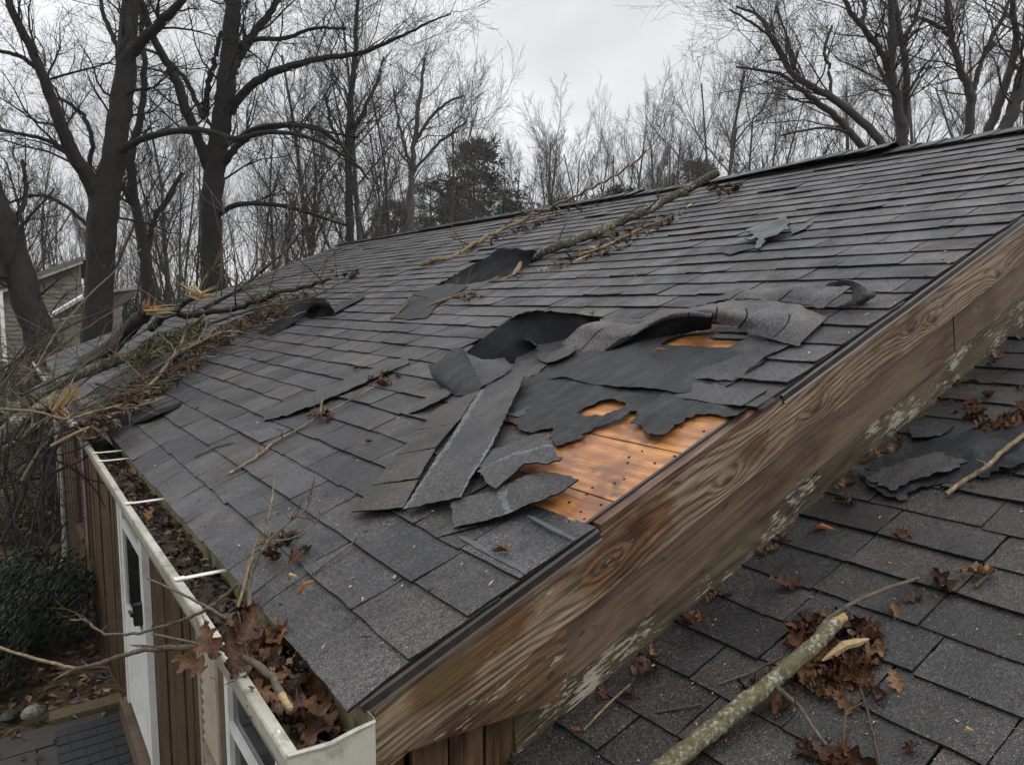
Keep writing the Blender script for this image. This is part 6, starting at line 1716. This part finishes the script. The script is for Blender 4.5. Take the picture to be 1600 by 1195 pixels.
mb = MB(); q = nb_pt(4, 505, 23.85); mb.box(q.x - .06, q.x + .06, q.y - .06, q.y + .06, gz, z_at(4, 455, 23.85)); obj('corner_trim', mb, 'white', nb)

# ------------------------------------------------------------------ garden at the lower left
def bush(name, label, c, r, n, rng, cols, leaf=.035, flat_=.8):
    t = thing(name, label, 'shrub', (c[0], c[1], ground_h(c[0], c[1])))
    mb = MB(); base = Vector((c[0], c[1], ground_h(c[0], c[1]) - .02)); br = []
    for s in range(40):
        a = rng.uniform(0, 6.28); e = Vector(c) + Vector((math.cos(a), math.sin(a), rng.uniform(-.3, 1))) * r * rng.uniform(.5, .95)
        mid = base.lerp(e, .5) + Vector((rng.gauss(0, .05), rng.gauss(0, .05), .08)); br.append(([tuple(base), tuple(mid), tuple(e)], [.014, .008, .003]))
    for k in range(n):
        d = Vector((rng.gauss(0, 1), rng.gauss(0, 1), rng.gauss(.1, 1))).normalized(); rr = r * (.45 + .6 * rng.random() ** .5) * (1 + .35 * noise.noise(d * 2.3 + Vector(c)))
        p = Vector(c) + Vector((d.x * rr, d.y * rr, d.z * rr * flat_))
        if p.z < base.z + .02: continue
        u = (d + Vector((rng.gauss(0, .6), rng.gauss(0, .6), rng.gauss(0, .6)))).normalized(); v = u.orthogonal().normalized(); w = u.cross(v)
        l = leaf * rng.uniform(.6, 1.3); cc = rng.choice(cols); f = rng.uniform(.7, 1.3)
        mb.add([p - v * l, p + w * l * .35 + u * l * .2, p + v * l, p - w * l * .35 + u * l * .2], [(0, 1, 2), (0, 2, 3)], 0, (cc[0] * f, cc[1] * f, cc[2] * f, 1))
    link('stems', tubes_mesh('stems', br, ['bark'], 4), t); obj('foliage', mb, 'shrub_leaf', t)
    return t
MT['shrub_leaf'] = attr_leaf('evergreen_leaves', .45, .35)
GC = [lin(30, 37, 25), lin(40, 49, 33), lin(52, 61, 41), lin(25, 31, 22)]
rb = random.Random(44)
def gpt(px, py, z): return on_z(px, py, z)
q = gpt(45, 930, -2.0); bush('evergreen_bush', 'round dark evergreen bush beside the wall at lower left', (q.x, q.y, -2.1), .58, 5200, rb, GC, .035)
q = gpt(-60, 1010, -2.0); bush('evergreen_bush', 'dark evergreen bush cut by the left picture edge', (q.x, q.y, -2.1), .5, 3000, rb, GC, .035)
for px, py, r, lab in [(5, 560, .9, 'loose green shrub below the leaning trunk'), (30, 620, .7, 'low green shrub beside the far gutter end'), (95, 540, .6, 'small olive shrub behind the far roof corner')]:
    p = at_d(px, py, 13.5 if px != 30 else 12); bush('garden_shrub', lab, (p.x, p.y, ground_h(p.x, p.y) + r * .6), r, 3500, rb, [lin(74, 82, 52), lin(92, 96, 62), lin(60, 66, 44), lin(108, 104, 72)], .045)
# paved stoop, door mat, timber edging, pale stone
stoop_z = -2.30
flag = MB()
MT['flag'] = flat('wet_flagstone', lin(58, 52, 48), 0.45, 0.45, 0, 0.4, 5, 0.5, lin(36, 30, 26), .7)
MT['mat'] = flat('black_rubber_mat', lin(34, 36, 38), 0.5, 0.4, 0, 0.3, 9, 0.2)
MT['timber'] = flat('olive_weathered_timber', lin(96, 84, 56), 0.6, 0.35, 0, 0.35, 7, 0.4, lin(60, 50, 34), .6)
mb = MB(); mb.box(-3.2, .10, 2.2, 4.88, stoop_z - .22, stoop_z - .02)
stoop = obj('stoop', mb, 'flag'); tag(stoop, 'flagstone stoop on the ground in front of the white door', 'paving')
rp = random.Random(12); y = 2.22
while y < 4.8:
    h = rp.uniform(.38, .55); x = -3.2
    while x < .05:
        w = min(rp.uniform(.4, .75), .10 - x)
        if w > .1:
            mb = MB(); j = lambda: rp.uniform(-.02, .02)
            x1, y1 = x + w - .012, min(y + h, 4.88) - .012; zt = stoop_z + rp.uniform(-.006, .006)
            mb.prism([(x + .006 + j() * .3, y + j() * .3), (x1 + j() * .3, y + j() * .3), (x1 + j() * .3, y1 + j() * .3), (x + .006 + j() * .3, y1 + j() * .3)], 'z', stoop_z - .019, zt); obj('flagstone', mb, 'flag', stoop)
        x += w
    y += h
t = thing('door_mat', 'black slatted rubber door mat lying on the stoop', 'mat', (-.13, 4.35, stoop_z + .008))
mb = MB(); mb.box(-.34, .08, 3.9, 4.74, stoop_z + .008, stoop_z + .016); obj('mat_base', mb, 'mat', t)
for i in range(7):
    for j in range(5):
        mb = MB(); x0, y0 = -.335 + j * .083, 3.91 + i * .118; mb.box(x0, x0 + .074, y0, y0 + .106, stoop_z + .016, stoop_z + .024 + rp.uniform(0, .003)); obj('mat_block', mb, 'mat', t)
mb = MB(); mb.box(-.36, .12, 4.89, 5.04, stoop_z - .2, stoop_z + .03)
o = obj('timber_edging', mb, 'timber'); tag(o, 'olive weathered timber along the far edge of the stoop', 'timber')
def rock(lab, px, py, z, r, mat, sx=1.2):
    c = on_z(px, py, z); mb = MB(); rngk = random.Random(px); n, m_ = 10, 7; vs = []
    for j in range(m_):
        ph = math.pi * j / (m_ - 1)
        for i in range(n):
            th = 6.283 * i / n; v = Vector((math.sin(ph) * math.cos(th) * sx, math.sin(ph) * math.sin(th), math.cos(ph) * .75))
            v *= r * (1 + .28 * noise.noise(v * 1.7 + Vector((px, 0, 0)))); vs.append((c.x + v.x, c.y + v.y, c.z + v.z))
    mb.add(vs, [(j * n + i, j * n + (i + 1) % n, (j + 1) * n + (i + 1) % n, (j + 1) * n + i) for j in range(m_ - 1) for i in range(n)])
    o = obj('rock', mb, mat); return tag(o, lab, 'rock')
MT['stone'] = flat('pale_quartz_stone', lin(128, 126, 118), 0.5, 0.4, 0, 0.4, 14, 0.5, lin(70, 64, 54), .7)
rock('pale white rock at the edge of the flower bed', 52, 1112, -2.28, .07, 'stone')
rock('small grey rock beside the pale white rock', 15, 1118, -2.32, .06, 'flag')
# fallen leaves on the ground near the wall
rng = random.Random(71); mb = MB()
cols = [lin(92, 66, 50), lin(116, 86, 64), lin(66, 48, 40), lin(140, 112, 86), lin(80, 56, 50), lin(54, 42, 38)]
for k in range(5200):
    y = rng.uniform(2.5, 11.5); x = .1 - abs(rng.gauss(0, 1.6)) if rng.random() < .8 else rng.uniform(-6, .1)
    z = ground_h(x, y) + .012
    if -3.2 < x < .16 and 2.2 < y < 5.05:
        z = stoop_z + .012
        if rng.random() < .88 or y > 4.88: continue
    c = Vector((x, y, z)); a = rng.uniform(0, 6.28); r = rng.uniform(.025, .065)
    u = Vector((math.cos(a), math.sin(a), rng.gauss(0, .2))); v = Vector((-math.sin(a), math.cos(a), rng.gauss(0, .3))) * rng.uniform(.3, .6)
    cc = rng.choice(cols); f = rng.uniform(.6, 1.25)
    mb.add([c - u * r, c - v * r + Vector((0, 0, r * .3)), c + u * r, c + v * r + Vector((0, 0, r * .35))], [(0, 1, 2), (0, 2, 3)], 0, (cc[0] * f, cc[1] * f, cc[2] * f, 1))
o = obj('leaf_litter', mb, 'litter'); tag(o, 'wet brown leaf litter covering the flower bed beside the wall', 'leaves', kind='stuff')

# ------------------------------------------------------------------ damp air
mb = MB(); mb.box(-205, 205, -65, 225, -12, 20)
mh = bpy.data.materials.new('damp_air'); mh.use_nodes = True
nt = mh.node_tree; nt.nodes.remove(nt.nodes['Principled BSDF'])
pv = nt.nodes.new('ShaderNodeVolumePrincipled'); pv.inputs['Density'].default_value = 0.0008; pv.inputs['Color'].default_value = (0.86, 0.88, 0.9, 1)
nt.links.new(pv.outputs['Volume'], [q for q in nt.nodes if q.type == 'OUTPUT_MATERIAL'][0].inputs['Volume'])
MT['haze'] = mh
tag(obj('haze', mb, 'haze'), 'thin grey damp air between the camera and the far woods', 'haze', kind='stuff')
